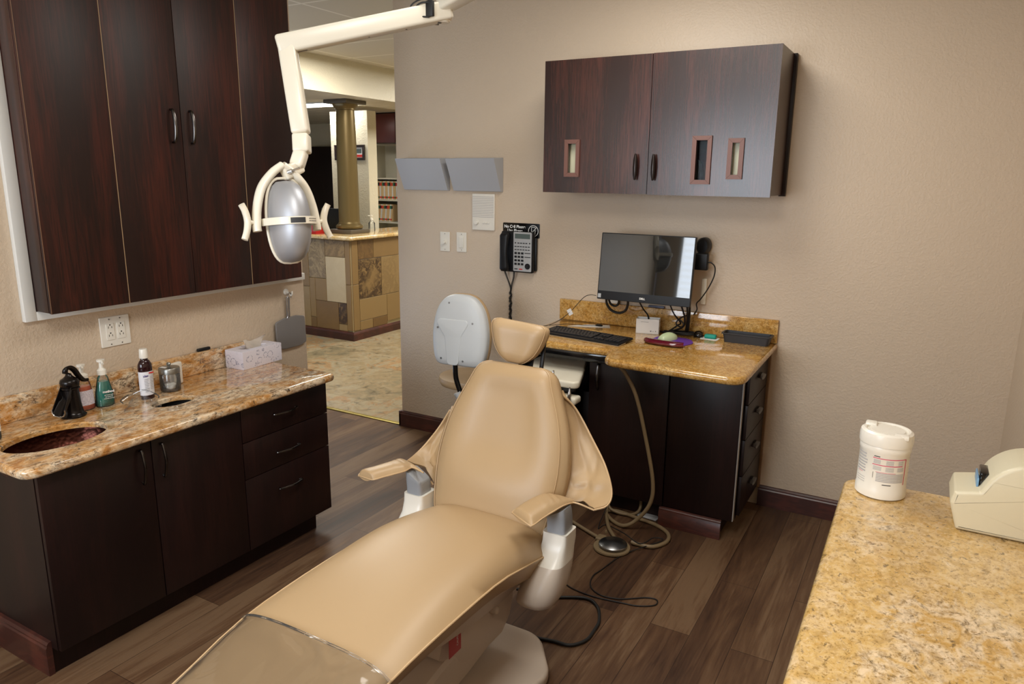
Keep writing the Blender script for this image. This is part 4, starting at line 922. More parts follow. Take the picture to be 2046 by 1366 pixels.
# keyboard
kb = thing('keyboard', (-1.47, 3.34, ZD), 'black full-size computer keyboard on the left half of the desktop', 'keyboard')
a_ = at(1082, 664, 2, .892); Mk = Matrix.Translation((-1.470, 3.345, ZD+.001)) @ Matrix.Rotation(-.135, 4, 'Z') @ Matrix.Rotation(.05, 4, 'X')
bm = B(); slab(bm, rounded(rect(-.232, .232, -.078, .078), .008, 3), .004, .016, .004, M=Mk); finish('keyboard_case', bm, BLK, kb)
bm = B(); slab(bm, rounded(rect(-.234, .234, -.0805, -.0), .008, 3), .002, .0075, .001, M=Mk); finish('lower_lip', bm, mat('tan_lip', srgb(150, 128, 96), .5), kb)
bm = B()
def key(x, y, w_, h_=.0165): box(bm, x, x+w_-.0025, y, y+h_-.0015, .015, .0215, .0014, 1, Mk)
for r_, y in enumerate((.050, .027, .009, -.009, -.027, -.045)):
    x = -.222
    n_ = [13, 15, 14, 13, 12, 8][r_]
    widths = {0: [.0232]*13, 1: [.0192]*13+[.034], 2: [.028]+[.0192]*12+[.0256], 3: [.033]+[.0192]*11+[.040], 4: [.043]+[.0192]*10+[.049], 5: [.024, .024, .024, .116, .024, .024, .024, .024]}[r_]
    for w_ in widths: key(x, y, w_, .0165 if r_ else .014); x += w_
    for k in range(3):
        if r_ in (0, 1, 2) or (r_ == 5) or (r_ == 4 and k == 1): key(.072+.019*k, y, .019, .0165 if r_ else .014)
    if r_ > 0:
        for k in range(4): key(.138+.0205*k, y, .0205)
finish('keycaps', bm, mat('keycap_black', srgb(30, 30, 33), .45), kb, 30)
# white card box, mouse and pad etc.
wb = thing('card_box', (-1.25, 3.64, ZD), 'small open white cardboard box under the monitor', 'box')
Mb = Matrix.Translation((-1.243, 3.640, ZD)) @ Matrix.Rotation(.22, 4, 'Z')
bm = B(); W_, D_, H_ = .060, .034, .078
for a in ((-W_, W_, -D_, -D_+.0018), (-W_, W_, D_-.0018, D_), (-W_, -W_+.0018, -D_, D_), (W_-.0018, W_, -D_, D_)): box(bm, *a, 0, H_, 0, 2, Mb)
box(bm, -W_, W_, -D_, D_, 0, .002, 0, 2, Mb); finish('box_shell', bm, CARD, wb, 0)
bm = B()
for a in ((-.050, .012, -.0186+.0), ): pass
box(bm, -.035, .005, -D_-.0005, -D_, .062, .0635, 0, 2, Mb); box(bm, .015, .022, -D_-.0005, -D_, .012, .018, 0, 2, Mb); box(bm, .026, .034, -D_-.0005, -D_, .013, .0145, 0, 2, Mb); box(bm, .042, .046, -D_-.0005, -D_, .013, .018, 0, 2, Mb)
box(bm, W_, W_+.0005, -.02, .02, .058, .060, 0, 2, Mb); box(bm, W_, W_+.0005, -.018, .0, .030, .0325, 0, 2, Mb); box(bm, W_, W_+.0005, .0, .018, .014, .016, 0, 2, Mb); finish('print_marks', bm, INK, wb, 0)
mp = thing('mouse_pad', (-1.08, 3.52, ZD), 'purple mouse pad with a glossy maroon gel wrist rest', 'mouse pad')
poly = rounded([(-1.175, 3.40, .05), (-1.00, 3.375, .03), (-.955, 3.50, .07), (-1.00, 3.60, .07), (-1.16, 3.585, .05)], .05, 6)
bm = B(); slab(bm, poly, 0.0004, .004, .001, M=T(0, 0, ZD)); finish('pad', bm, PUR, mp)
bm = B(); tube(bm, catmull([(-1.172, 3.415, ZD+.0125), (-1.14, 3.395, ZD+.0135), (-1.08, 3.385, ZD+.0135), (-1.02, 3.383, ZD+.0135), (-.975, 3.392, ZD+.0125)], 6), lambda s: (.029*max(.4, math.sin(PI*min(1, max(0, .06+.88*s)))**.35), .0125), 16, flat=(0, 1, 0)); finish('wrist_rest', bm, MAR, mp, 60)
ms = thing('computer_mouse', (-1.09, 3.52, ZD+.004), 'pale green computer mouse on the purple pad', 'mouse')
bm = B(); rg = []
Mo = Matrix.Translation((-1.095, 3.515, ZD+.0045)) @ Matrix.Rotation(-.5, 4, 'Z')
for k in range(9):
    s = k/8; yy = -.052+.104*s; hw = .033*math.sin(PI*(.08+.84*s))**.45; hh = .036*math.sin(PI*(.06+.80*s))**.6
    rg.append(ring(bm, [Mo @ Vector((hw*math.cos(a), yy, max(0, hh*math.sin(a)))) for a in [PI*i/12 for i in range(13)]]+[Mo @ Vector((0, yy, 0))]))
loft(bm, rg); finish('mouse_shell', bm, MOU, ms, 60)
bm = B(); box(bm, -.004, .004, .018, .036, .026, .034, .002, 2, Mo); finish('scroll_wheel', bm, DGR, ms)
bm = B(); cxx, cyy = -.982, 3.675
for i in range(8): a = PI*i/7; bar(bm, (cxx-.020+.0057*i, cyy-.004, ZD+.012), (cxx-.020+.0057*i, cyy+.012, ZD+.032-.0006*(i-3.5)**2), .003, .005, (1, 0, 0), .001)
lathe(bm, [(0, .0005), (.024, .0005), (.027, .008), (.022, .018), (0, .021)], Matrix.Translation((cxx, cyy, ZD)) @ Matrix.Diagonal((1, .75, 1, 1)), 20); tag(finish('hair_claw', bm, BLKG), 'glossy black hair claw between the mouse pad and turquoise sponge', 'hair clip')
bm = B(); box(bm, -.030, .030, -.017, .017, .0012, .022, .008, 3, Matrix.Translation((-.918, 3.672, ZD+.0006)) @ Matrix.Rotation(.05, 4, 'Z')); tag(finish('sponge', bm, TUR, None, 50), 'small turquoise foam sponge beside the charcoal tray', 'sponge')
bm = B(); slab(bm, rounded(rect(-.965, -.875, 3.635, 3.70), .01), .0004, .0012, 0, M=T(0, 0, ZD)); tag(finish('paper_note', bm, PAP, None, 0), 'small white paper slip under the turquoise sponge', 'paper')
bm = B(); o_ = rounded(rect(-.118, .118, -.043, .043), .014, 4); n_ = len(o_)
Mt_ = Matrix.Translation((-.735, 3.672, ZD+.0004)) @ Matrix.Rotation(.0, 4, 'Z')
sc_ = lambda k, z: [(x*k, y*(k*1.0), z) for x, y in o_]
rg = [ring(bm, sc_(.90, 0)), ring(bm, sc_(.97, .040)), ring(bm, sc_(1.03, .042)), ring(bm, sc_(1.03, .047)), ring(bm, sc_(.95, .047)), ring(bm, sc_(.88, .004))]
loft(bm, rg, M=Mt_); tag(finish('organiser_tray', bm, DGR, None, 35), 'charcoal plastic organiser tray at the right end of the desktop', 'tray')
bm = B(); bar(bm, (-1.145, 3.31, .004), (-1.02, 3.295, .004), .05, .006, (0, 0, 1), .002); 
tag(finish('plastic_packet', bm, mat('pale_packet', srgb(186, 190, 196), .4)), 'pale plastic packet lying on the floor by the desk base', 'packet')
# ============================================================ DELIVERY UNIT in the desk niche
du = thing('delivery_unit', (-1.6, 3.25, 0), 'cream dental delivery unit tray pulled out under the desktop left of the door', 'dental unit')
bm = B(); slab(bm, rounded([(-1.755, 3.01), (-1.350, 3.01), (-1.49, 3.42), (-1.755, 3.43)], .03, 6), .700, .735, .010); finish('tray_top', bm, CRT, du, 35)
bm = B(); slab(bm, rounded([(-1.73, 3.06), (-1.39, 3.06), (-1.51, 3.39), (-1.73, 3.40)], .03, 6), .665, .6995, .004); finish('tray_underside', bm, DGR, du, 35)
bm = B(); box(bm, -1.74, -1.355, 2.985, 3.055, .628, .664, .012, 4); finish('holder_bar', bm, CRT, du)
bm = B(); box(bm, -1.66, -1.52, 3.20, 3.36, .12, .664, .01); box(bm, -1.70, -1.48, 3.12, 3.40, .002, .10, .02); finish('pedestal', bm, DGR, du)
def handpiece(x, label, h0=.660):
    t_ = thing('handpiece', (x, 3.02, .56), label, 'dental handpiece')
    bm = B(); lathe(bm, [(0, 0), (.0055, 0), (.0065, .02), (.0055, .045), (.010, .050), (.0105, .075), (.008, .090), (.0095, .095), (.0085, .125), (.005, .135), (.0045, .150), (0, .152)], Matrix.Translation((x, 2.972, h0-.075)) @ Matrix.Rotation(-.08, 4, 'X'), 16); finish('handpiece_body', bm, CHR, t_)
    bm = B(); tube(bm, catmull([(x, 2.975, h0-.07), (x+.004, 2.97, .50), (x+.02, 2.99, .36), (x+.01, 3.06, .26), (x-.01, 3.10, .30)], 8), .0055, 8); finish('supply_hose', bm, HOSE, t_)
handpiece(-1.473, 'chrome handpiece in the holder bar nearer the chair back', .710)
handpiece(-1.385, 'chrome handpiece at the right end of the cream holder bar', .640)
# hoses, foot pedal and black cords on the floor
ft = thing('foot_pedal', (-1.11, 2.915, 0), 'round brushed steel foot control pedal on the floor behind the chair', 'foot pedal')
bm = B(); lathe(bm, [(0, .001), (.082, .001), (.086, .006), (.084, .012), (.074, .014), (0, .014)], T(-1.11, 2.905, 0), 40); finish('rubber_ring', bm, HOSE, ft)
bm = B(); lathe(bm, [(0, .014), (.062, .014), (.066, .018), (.066, .026), (.062, .030), (0, .038)], T(-1.105, 2.905, 0), 48); finish('steel_disc', bm, STL, ft)
bm = B(); box(bm, -1.205, -1.16, 2.925, 2.975, .001, .022, .008, 3); lathe(bm, [(0, .022), (.006, .022), (.007, .034), (.004, .040), (0, .041)], T(-1.172, 2.985, 0), 12); finish('hose_block', bm, HOSE, ft)
bm = B(); tube(bm, catmull([(-1.20, 2.95, .012), (-1.30, 3.00, .010), (-1.42, 3.06, .010)], 6), .0085, 10); finish('pedal_hose', bm, HOSE, ft)
hs = thing('vacuum_hose', (-1.08, 3.10, 0), 'tan rubber hose hanging from the desktop and looping on the floor', 'hose')
bm = B(); pts = catmull([(-1.215, 3.17, .820), (-1.20, 3.13, .815), (-1.165, 3.14, .77), (-1.115, 3.15, .67), (-1.062, 3.15, .49), (-1.012, 3.15, .27), (-1.018, 3.15, .15), (-1.075, 3.14, .055), (-1.135, 3.12, .014), (-1.21, 3.15, .012), (-1.27, 3.22, .014), (-1.22, 3.255, .013), (-1.10, 3.235, .012), (-1.0, 3.215, .010), (-.925, 3.16, .010), (-.905, 3.08, .010), (-.945, 3.00, .010), (-1.02, 2.985, .011), (-1.045, 2.985, .014)], 10)
tube(bm, pts, .0095, 12); finish('hose_run', bm, HOSE, hs, 60)
bm = B(); pts = catmull([(-1.29, 3.30, .11), (-1.26, 3.24, .03), (-1.16, 3.25, .012), (-1.12, 3.30, .03), (-1.13, 3.33, .12), (-1.16, 3.35, .30)], 10); tube(bm, pts, .008, 10)
tube(bm, catmull([(-1.28, 3.27, .07), (-1.26, 3.20, .02), (-1.20, 3.08, .012), (-1.14, 3.00, .012), (-1.12, 2.97, .02)], 8), .009, 10); finish('hose_loop', bm, HOSE, hs, 60)
cdx = thing('electric_cable', (-1.0, 2.5, 0), 'thin black cord looping over the wood floor in front of the pedal', 'cord')
bm = B(); tube(bm, catmull([(-1.26, 3.20, .05), (-1.24, 3.05, .005), (-1.22, 3.10, .005), (-1.10, 3.02, .03), (-1.0, 2.98, .020), (-.96, 3.05, .028), (-.92, 3.05, .024), (-1.035, 2.887, .004), (-1.075, 2.70, .004), (-1.086, 2.633, .004), (-1.063, 2.555, .004), (-1.0, 2.515, .004), (-.92, 2.53, .004), (-.834, 2.592, .004), (-.79, 2.60, .004), (-.784, 2.56, .004), (-.84, 2.52, .004), (-.909, 2.506, .004), (-1.02, 2.49, .004), (-1.12, 2.50, .004), (-1.184, 2.53, .004)], 10), .0026, 8); finish('cord_run', bm, BLKR, cdx, 60)
cdy = thing('electric_cable', (-1.1, 2.3, 0), 'thick black power cord curving out from under the dental chair', 'cord')
bm = B(); tube(bm, catmull([(-1.30, 2.34, .03), (-1.19, 2.38, .008), (-1.05, 2.455, .007), (-.98, 2.43, .007), (-.934, 2.345, .007), (-.925, 2.27, .007), (-.928, 2.204, .007), (-.965, 2.150, .007), (-1.027, 2.140, .007), (-1.10, 2.125, .007), (-1.18, 2.12, .012), (-1.26, 2.12, .03)], 10), .0062, 10); finish('cord_run', bm, BLKR, cdy, 60)
# ============================================================ DENTAL CHAIR
ch = thing('dental_chair', (-1.27, 1.8, 0), 'tan vinyl dental chair facing the camera with wing armrests and cream base', 'dental chair')
CX = -1.262
def interp(tab, x):
    if x <= tab[0][0]: return tab[0][1]
    for (a, va), (b, vb) in zip(tab, tab[1:]):
        if x <= b:
            s = (x-a)/(b-a); s = s*s*(3-2*s) if 0 else s; return va+(vb-va)*s
    return tab[-1][1]
def smooth_tab(tab):
    P = catmull([(a, b, 0) for a, b in tab], 8); return [(p.x, p.y) for p in P]
# seat: lofted along y, piping line at the cushion edge
ztop = smooth_tab([(.30, .34), (.60, .40), (.95, .462), (1.15, .506), (1.4, .542), (1.6, .556), (1.8, .553), (1.95, .532), (2.07, .500), (2.14, .480)])
zpip = smooth_tab([(.30, .30), (.60, .365), (.95, .430), (1.15, .478), (1.3, .492), (1.5, .496), (1.7, .490), (1.85, .462), (2.0, .432), (2.10, .425), (2.14, .43)])
hwid = smooth_tab([(.30, .205), (.60, .232), (.95, .248), (1.2, .256), (1.6, .262), (1.9, .264), (2.05, .262), (2.11, .235), (2.14, .17)])
thk = smooth_tab([(.30, .05), (.8, .06), (1.2, .068), (1.7, .078), (1.95, .088), (2.10, .07), (2.14, .05)])
bm = B(); rg = []; pl, pr_ = [], []
ys = [.30+.04*i for i in range(45)]+[2.085, 2.11, 2.13, 2.14]
for y in ys:
    zt, zp, hw, tk = interp(ztop, y), interp(zpip, y), interp(hwid, y), interp(thk, y)
    pts = []
    n = 14
    for i in range(n+1):
        u = -1+2*i/n; d = abs(u); pts.append((CX+hw*u, y, zp+(zt-zp)*(1-d**3.4)**.62))
    pts += [(CX+hw*.985, y, zp-.012), (CX+hw*.93, y, zp-tk*.75), (CX+hw*.82, y, zp-tk), (CX, y, zp-tk-.004), (CX-hw*.82, y, zp-tk), (CX-hw*.93, y, zp-tk*.75), (CX-hw*.985, y, zp-.012)]
    rg.append(ring(bm, pts)); pl.append(Vector((CX-hw-.001, y, zp))); pr_.append(Vector((CX+hw+.001, y, zp)))
loft(bm, rg); seat = finish('seat_cushion', bm, LEA, ch, 65)
bm = B(); 
tube(bm, pl[::2]+[pl[-1]], .0032, 6); tube(bm, pr_[::2]+[pr_[-1]], .0032, 6); finish('piping', bm, LEAS, seat, 60)
# clear cover over the foot end
bm = B(); rg = []
for y in [.30+.05*i for i in range(18)]+[1.175, 1.185]:
    zt, zp, hw = interp(ztop, y), interp(zpip, y), interp(hwid, y); n = 20
    row = []
    for i in range(n+1):
        u = -1+2*i/n; d = abs(u); e_ = .004+.0022*math.sin(11*y+3*u)+.0015*math.sin(23*u+7*y)
        row.append((CX+(hw+.004)*u, y, zp-.002+(zt-zp+e_+.002)*(1-d**3.4)**.62))
    row = [(CX-hw-.006, y, zp-.03)]+row+[(CX+hw+.006, y, zp-.03)]
    rg.append(ring(bm, row))
loft(bm, rg, False, False, False); finish('clear_foot_cover', bm, CLV, ch, 65)
bm = B(); y = 1.184; zt, zp, hw = interp(ztop, y), interp(zpip, y), interp(hwid, y)
tube(bm, [(CX+(hw+.004)*u, y, zp+(zt-zp+.0065)*(1-abs(u)**3.4)**.62+.001) for u in [-1+2*i/24 for i in range(25)]], .0035, 6); finish('cover_hem', bm, CLV, ch, 60)
# backrest, in a leaning frame: local (x, s up the back, n out of its front)
k_ = .35; lean = math.atan(k_); bo = Vector((CX-.004, 2.055, .44))
ax_s = Vector((0, math.sin(lean), math.cos(lean))); ax_n = Vector((0, -math.cos(lean), math.sin(lean)))
def bp(x, s, n): return bo+Vector((x, 0, 0))+ax_s*s+ax_n*n
S = smooth_tab([(0, .235), (.05, .250), (.14, .262), (.24, .268), (.34, .256), (.42, .232), (.49, .201), (.54, .178), (.568, .166), (.586, .150), (.596, .130), (.600, .110)])
bm = B(); rg = []; sr, sl = [], []
ss = [.0, .01, .03]+[.06+.03*i for i in range(17)]+[.555, .57, .582, .590, .596, .600]
for s in ss:
    hw = interp(S, s); f = math.sin(PI*min(1, max(0, (s+.02)/.62)))
    e0 = min(1, max(0, (.600-s)/.05))**.5*min(1, (s+.004)/.03)**.5
    pts = []; n = 16
    conc = .016*max(0, min(1, (s-.16)/.14))*max(0, min(1, (.56-s)/.08)); lum = .020*math.exp(-((s-.17)/.11)**2)
    for i in range(n+1):
        u = -1+2*i/n; d = abs(u); z = .040*(1-d**4)**.5*e0+lum*(1-d*d)
        z -= conc*(1-min(1, (d/.62))**4)
        pts.append(bp(hw*u, s, z))
    pts += [bp(hw+.004, s, -.012), bp(hw-.002, s, -.045*(.4+.6*e0)), bp(hw*.88, s, -.062*(.3+.7*e0)), bp(0, s, -.068*(.3+.7*e0)), bp(-hw*.88, s, -.062*(.3+.7*e0)), bp(-hw+.002, s, -.045*(.4+.6*e0)), bp(-hw-.004, s, -.012)]
    rg.append(ring(bm, pts)); d = .925; z = .040*(1-d**4)**.5*e0+lum*(1-d*d)+.001
    sr.append(bp(hw*d, s, z)); sl.append(bp(-hw*d, s, z))
loft(bm, rg); back = finish('backrest_cushion', bm, LEA, ch, 65)
bm = B(); tube(bm, sr, .0013, 5); tube(bm, sl, .0013, 5); finish('seam', bm, LEAS, back, 60)
# headrest
hb = bp(-.022, .606, -.030); hl = .10; hs_ = Vector((.08, math.sin(hl), math.cos(hl))).normalized(); hn = Vector((.10, -math.cos(hl), math.sin(hl))).normalized(); hx = hs_.cross(hn).normalized(); hx = hx if hx.x > 0 else -hx
def hp(x, s, n): return hb+hx*x+hs_*s+hn*n
HT = smooth_tab([(0, .028), (.012, .050), (.04, .080), (.08, .101), (.12, .113), (.142, .113), (.152, .102), (.156, .080)])
bm = B(); rg = []; hsm = []
for s in [0, .004, .012, .025, .04, .055, .07, .085, .10, .115, .13, .142, .149, .154, .156]:
    hw = interp(HT, s); e0 = min(1, s/.03+.08)**.5*min(1, (.156-s)/.03+.05)**.5; pts = []; n = 14
    for i in range(n+1):
        u = -1+2*i/n; d = abs(u); pts.append(hp(hw*u, s, (.034*(1-d**4)**.5)*e0-.008*(1-min(1, d/.6)**2)*e0))
    pts += [hp(hw*1.02, s, -.012), hp(hw*.94, s, -.035*e0), hp(hw*.6, s, -.048*e0), hp(0, s, -.05*e0), hp(-hw*.6, s, -.048*e0), hp(-hw*.94, s, -.035*e0), hp(-hw*1.02, s, -.012)]
    rg.append(ring(bm, pts)); hsm.append((hp(-hw*.94, s, .034*(1-.94**4)**.5*e0+.001), hp(hw*.94, s, .034*(1-.94**4)**.5*e0+.001)))
loft(bm, rg); hd = finish('headrest_cushion', bm, LEA, ch, 65)
bm = B(); tube(bm, [a for a, b in hsm], .0012, 5); tube(bm, [b for a, b in hsm], .0012, 5); finish('seam', bm, LEAS, hd, 60)
bm = B(); bar(bm, bp(.0, .45, -.072), bp(-.0, .72, -.080), .06, .012, (0, 1, 0), .004); bar(bm, bp(.075, .52, -.07), bp(.070, .70, -.060), .014, .012, (0, 1, 0), .003); finish('headrest_bracket', bm, BLK, ch)
# back shell
bm = B(); rg = []
for s in [0, .03]+[.06+.06*i for i in range(8)]+[.52, .545]:
    hw = interp(S, s)-.02; f = .03*math.sin(PI*s/.56)
    rg.append(ring(bm, [bp(hw*u, s, -.0635-(0 if abs(u) == 1 else .02+f*(1-u*u))) for u in (-1, -.9, -.5, 0, .5, .9, 1)]+[bp(hw*u, s, -.0625) for u in (.8, 0, -.8)]))
loft(bm, rg); finish('back_shell', bm, IVO, ch, 50)
# wing slings and armrest pads: survey points (u, v, distance plane y) for slings, (u, v, height z) for pads
ARMS = {
 1: dict(inner=[(1112, 782, 2.27), (1116, 830, 2.25), (1120, 880, 2.23), (1121, 930, 2.20), (1120, 975, 2.16), (1118, 1002, 2.13)],
         outer=[(1122, 787, 2.28), (1152, 817, 2.30), (1186, 880, 2.28), (1211, 932, 2.23), (1223, 982, 2.17), (1214, 1009, 2.13), (1188, 1018, 2.10)],
         bottom=[(1118, 1003, 2.12), (1150, 1003, 2.085), (1188, 1018, 2.10)],
         pad=[((1023, 1024), (1061, 1051), .600), ((1030, 1018), (1070, 1046), .603), ((1050, 1005), (1083, 1036), .607), ((1083, 990), (1108, 1020), .612), ((1112, 991), (1128, 1009), .612), ((1146, 999), (1146, 1004), .603)]),
 -1: dict(inner=[(905, 812, 2.28), (893, 850, 2.25), (885, 885, 2.22), (876, 925, 2.18), (868, 965, 2.12)],
         outer=[(900, 818, 2.29), (878, 853, 2.27), (850, 888, 2.22), (830, 908, 2.17), (813, 922, 2.10)],
         bottom=[(813, 922, 2.10), (838, 936, 2.09), (867, 967, 2.10)],
         pad=[((716, 950), (742, 958), .600), ((722, 944), (750, 957), .603), ((748, 937), (775, 950), .606), ((783, 925), (808, 941), .611), ((795, 918), (825, 934), .612), ((813, 921), (846, 944), .606)])}
def sling(sgn):
    D = ARMS[sgn]; P3 = lambda q: at(q[0], q[1], 1, q[2])
    a = catmull([P3(q) for q in D['inner']], 8); b = catmull([P3(q) for q in D['outer']], 8)
    def resample(P, n):
        acc = [0]
        for p, q in zip(P, P[1:]): acc.append(acc[-1]+(q-p).length)
        out = []; k = 0
        for i in range(n+1):
            t_ = acc[-1]*i/n
            while k < len(acc)-2 and acc[k+1] < t_: k += 1
            out.append(P[k].lerp(P[k+1], (t_-acc[k])/max(1e-9, acc[k+1]-acc[k])))
        return out
    n = 44; a = resample(a, n); b = resample(b, n); m_ = 22; bm = B(); rows = []
    for i in range(n+1):
        t_ = i/n; row = []
        for k in range(m_+1):
            q = k/m_; p = a[i].lerp(b[i], q); e_ = math.sin(PI*q); low = t_**1.5
            wr = .016*math.exp(-((q-.25-.35*t_)/.10)**2)*low - .014*math.exp(-((q-.62+.30*(1-t_))/.09)**2)*low + .012*math.exp(-((t_-.72-.16*math.sin(5*q))/.055)**2) - .013*math.exp(-((t_-.86+.12*q)/.05)**2) + .006*math.sin(17*t_+9*q*q)*low
            p = p+Vector((0, 1, 0))*(.030*e_+wr*e_**.6)
            row.append(p)
        rows.append(row)
    rg = [ring(bm, r_) for r_ in rows]; loft(bm, rg, False, False, False)
    bmesh.ops.recalc_face_normals(bm, faces=bm.faces); bmesh.ops.solidify(bm, geom=bm.faces[:], thickness=.006)
    o = finish('armrest_sling', bm, LEA, ch, 70)
    bm = B(); tube(bm, [p+Vector((0, -.003, 0)) for p in b], .0034, 6)
    bt = catmull([P3(q) for q in D['bottom']], 6); tube(bm, [p+Vector((0, -.004, 0)) for p in bt], .0030, 6); finish('piping', bm, LEAS, o, 60)
    # padded rest
    st_ = []
    for (l_, r_, z_) in D['pad']: st_.append((at(*l_, 2, z_), at(*r_, 2, z_)))
    L_ = catmull([q[0] for q in st_], 5); R_ = catmull([q[1] for q in st_], 5)
    bm = B(); rg = []; N = len(L_)-1
    for i, (p, q) in enumerate(zip(L_, R_)):
        t_ = i/N; th = .024*min(1, .12+t_*7)**.6*(1-.75*max(0, (t_-.55)/.45)); row = []
        for k in range(13):
            f = k/12; row.append(p.lerp(q, f)+Vector((0, 0, th*(1-abs(2*f-1)**3)**.7+(.0028*math.sin(95*t_+3*f) if .5 < t_ < .8 else 0)*math.sin(PI*f))))
        for k in range(1, 6): f = 1-k/6; row.append(p.lerp(q, f)-Vector((0, 0, .012*math.sin(PI*f))))
        rg.append(ring(bm, row))
    loft(bm, rg); pd = finish('armrest_pad', bm, LEA, ch, 60)
    bm = B(); tube(bm, [L_[-1]]+L_[::-1][1:]+R_, .0028, 6); finish('piping', bm, LEAS, pd, 60)
    # arched grey post
    def P(x, y, z): return Vector((CX-.004+sgn*(x-(.022 if sgn > 0 else .012)), y, z))
    bm = B(); rg = []
    for z, dy, k_y, tilt_ in ((.500, 0, 1, 0), (.535, -.001, 1, 0), (.560, -.004, 1, .1), (.577, -.008, .97, .35), (.586, -.010, .9, .45)):
        row = []
        for a_ in [2*PI*(q+.5)/28 for q in range(28)]:
            dx = math.copysign(abs(math.cos(a_))**.35, math.cos(a_)); yy = math.copysign(abs(math.sin(a_))**.35, math.sin(a_))
            row.append(P(.314+.035*dx*k_y, 2.052+dy+.038*yy*k_y, z+.040*tilt_*dx))
        rg.append(ring(bm, row))
    loft(bm, rg); finish('armrest_post', bm, GRP, ch, 40)
    bm = B(); RB = []
    for z, x0, x1, y0, y1, e_ in ((.512, .270, .355, 2.010, 2.098, .25), (.5125, .268, .357, 2.008, 2.100, .25), (.480, .267, .358, 2.004, 2.102, .3), (.445, .262, .358, 1.985, 2.10, .45), (.415, .25, .362, 1.95, 2.10, .6), (.38, .235, .364, 1.915, 2.10, .7), (.345, .225, .364, 1.895, 2.09, .75), (.31, .215, .358, 1.885, 2.065, .8), (.285, .21, .345, 1.895, 2.03, .85), (.268, .215, .32, 1.92, 1.99, .9)):
        cx_b, cy_b, a_b, b_b = (x0+x1)/2, (y0+y1)/2, (x1-x0)/2, (y1-y0)/2
        RB.append([P(cx_b+a_b*math.copysign(abs(math.cos(t_))**e_, math.cos(t_)), cy_b+b_b*math.copysign(abs(math.sin(t_))**e_, math.sin(t_)), z) for t_ in [2*PI*(q+.5)/28 for q in range(28)]])
    bm.free(); lower = mat('shaded_warm_cover', srgb(196, 184, 172), .34) if 'shaded_warm_cover' not in MATS else MATS['shaded_warm_cover']  # shade on the lower bracket is put into this darker, warmer colour
    for nm, m_b, sel in (('arm_bracket', WPL, RB[:5]), ('shaded_hinge_cover', lower, RB[4:])):
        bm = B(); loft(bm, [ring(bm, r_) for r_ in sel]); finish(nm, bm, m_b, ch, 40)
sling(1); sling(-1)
# under-seat frame, column and base
bm = B(); rg = []
for y, z0, z1, hw in ((1.47, .345, .420, .12), (1.50, .325, .420, .155), (1.56, .312, .420, .165), (1.7, .30, .415, .175), (1.9, .285, .385, .18), (2.08, .275, .36, .17), (2.16, .29, .345, .15)):
    rg.append(ring(bm, [(CX-hw, y, z1), (CX+hw, y, z1), (CX+hw+.01, y, (z0+z1)/2+.01), (CX+hw-.02, y, z0), (CX, y, z0-.01), (CX-hw+.02, y, z0), (CX-hw-.01, y, (z0+z1)/2+.01)]))
loft(bm, rg); finish('seat_frame', bm, BASEP, ch, 35)
bm = B(); bar(bm, (CX-.315, 2.03, .31), (CX+.315, 2.03, .31), .07, .05, (0, 0, 1), .01); finish('cross_beam', bm, BASEP, ch)
bm = B(); rg = []
for y, z0, z1, hw in ((1.62, .20, .31, .10), (1.72, .14, .31, .125), (1.84, .12, .31, .135), (1.95, .12, .30, .135), (2.03, .14, .30, .12), (2.06, .18, .29, .09)):
    rg.append(ring(bm, [(CX-hw, y, z1), (CX+hw, y, z1), (CX+hw, y, (z0+z1)/2), (CX+hw-.012, y, z0), (CX-hw+.012, y, z0), (CX-hw, y, (z0+z1)/2)]))
loft(bm, rg); finish('lift_housing', bm, BASEP, ch, 40)
bm = B(); rg = []
for y, z, hw in ((.95, .075, .085), (1.2, .105, .095), (1.5, .15, .105), (1.75, .20, .11), (1.95, .235, .11)):
    rg.append(ring(bm, [(CX-hw, y, z), (CX-hw+.012, y, z+.012), (CX+hw-.012, y, z+.012), (CX+hw, y, z), (CX+hw, y, max(.05, z-.12)), (CX-hw, y, max(.05, z-.12))]))
loft(bm, rg); finish('lift_arm', bm, BASEP, ch, 40)
bm = B(); slab(bm, rounded([(CX-.20, .86, .1), (CX+.20, .86, .1), (CX+.25, 1.5, .3), (CX+.325, 1.93, .10), (CX+.20, 2.10, .12), (CX-.20, 2.10, .12), (CX-.325, 1.93, .10), (CX-.25, 1.5, .3)], .1, 8), .001, .050, .014); finish('floor_base', bm, BASEP, ch, 40)
bm = B(); box(bm, CX+.128, CX+.165, 1.845, 1.870, .255, .28, .01, 3); finish('release_knob', bm, BASEP, ch)
bm = B(); box(bm, CX+.13, CX+.1315, 1.615, 1.68, .225, .325); box(bm, CX+.1315, CX+.1318, 1.618, 1.677, .2285, .3215); lb = finish('red_label', bm, RED, ch, 0)
text('lettering', 'CAUTION', .012, Matrix.Translation((CX+.1322, 1.66, .275)) @ Matrix.Rotation(PI/2, 4, 'Z') @ Matrix.Rotation(PI/2, 4, 'X') @ Matrix.Rotation(PI/2, 4, 'Z'), CARD, lb, .0002)
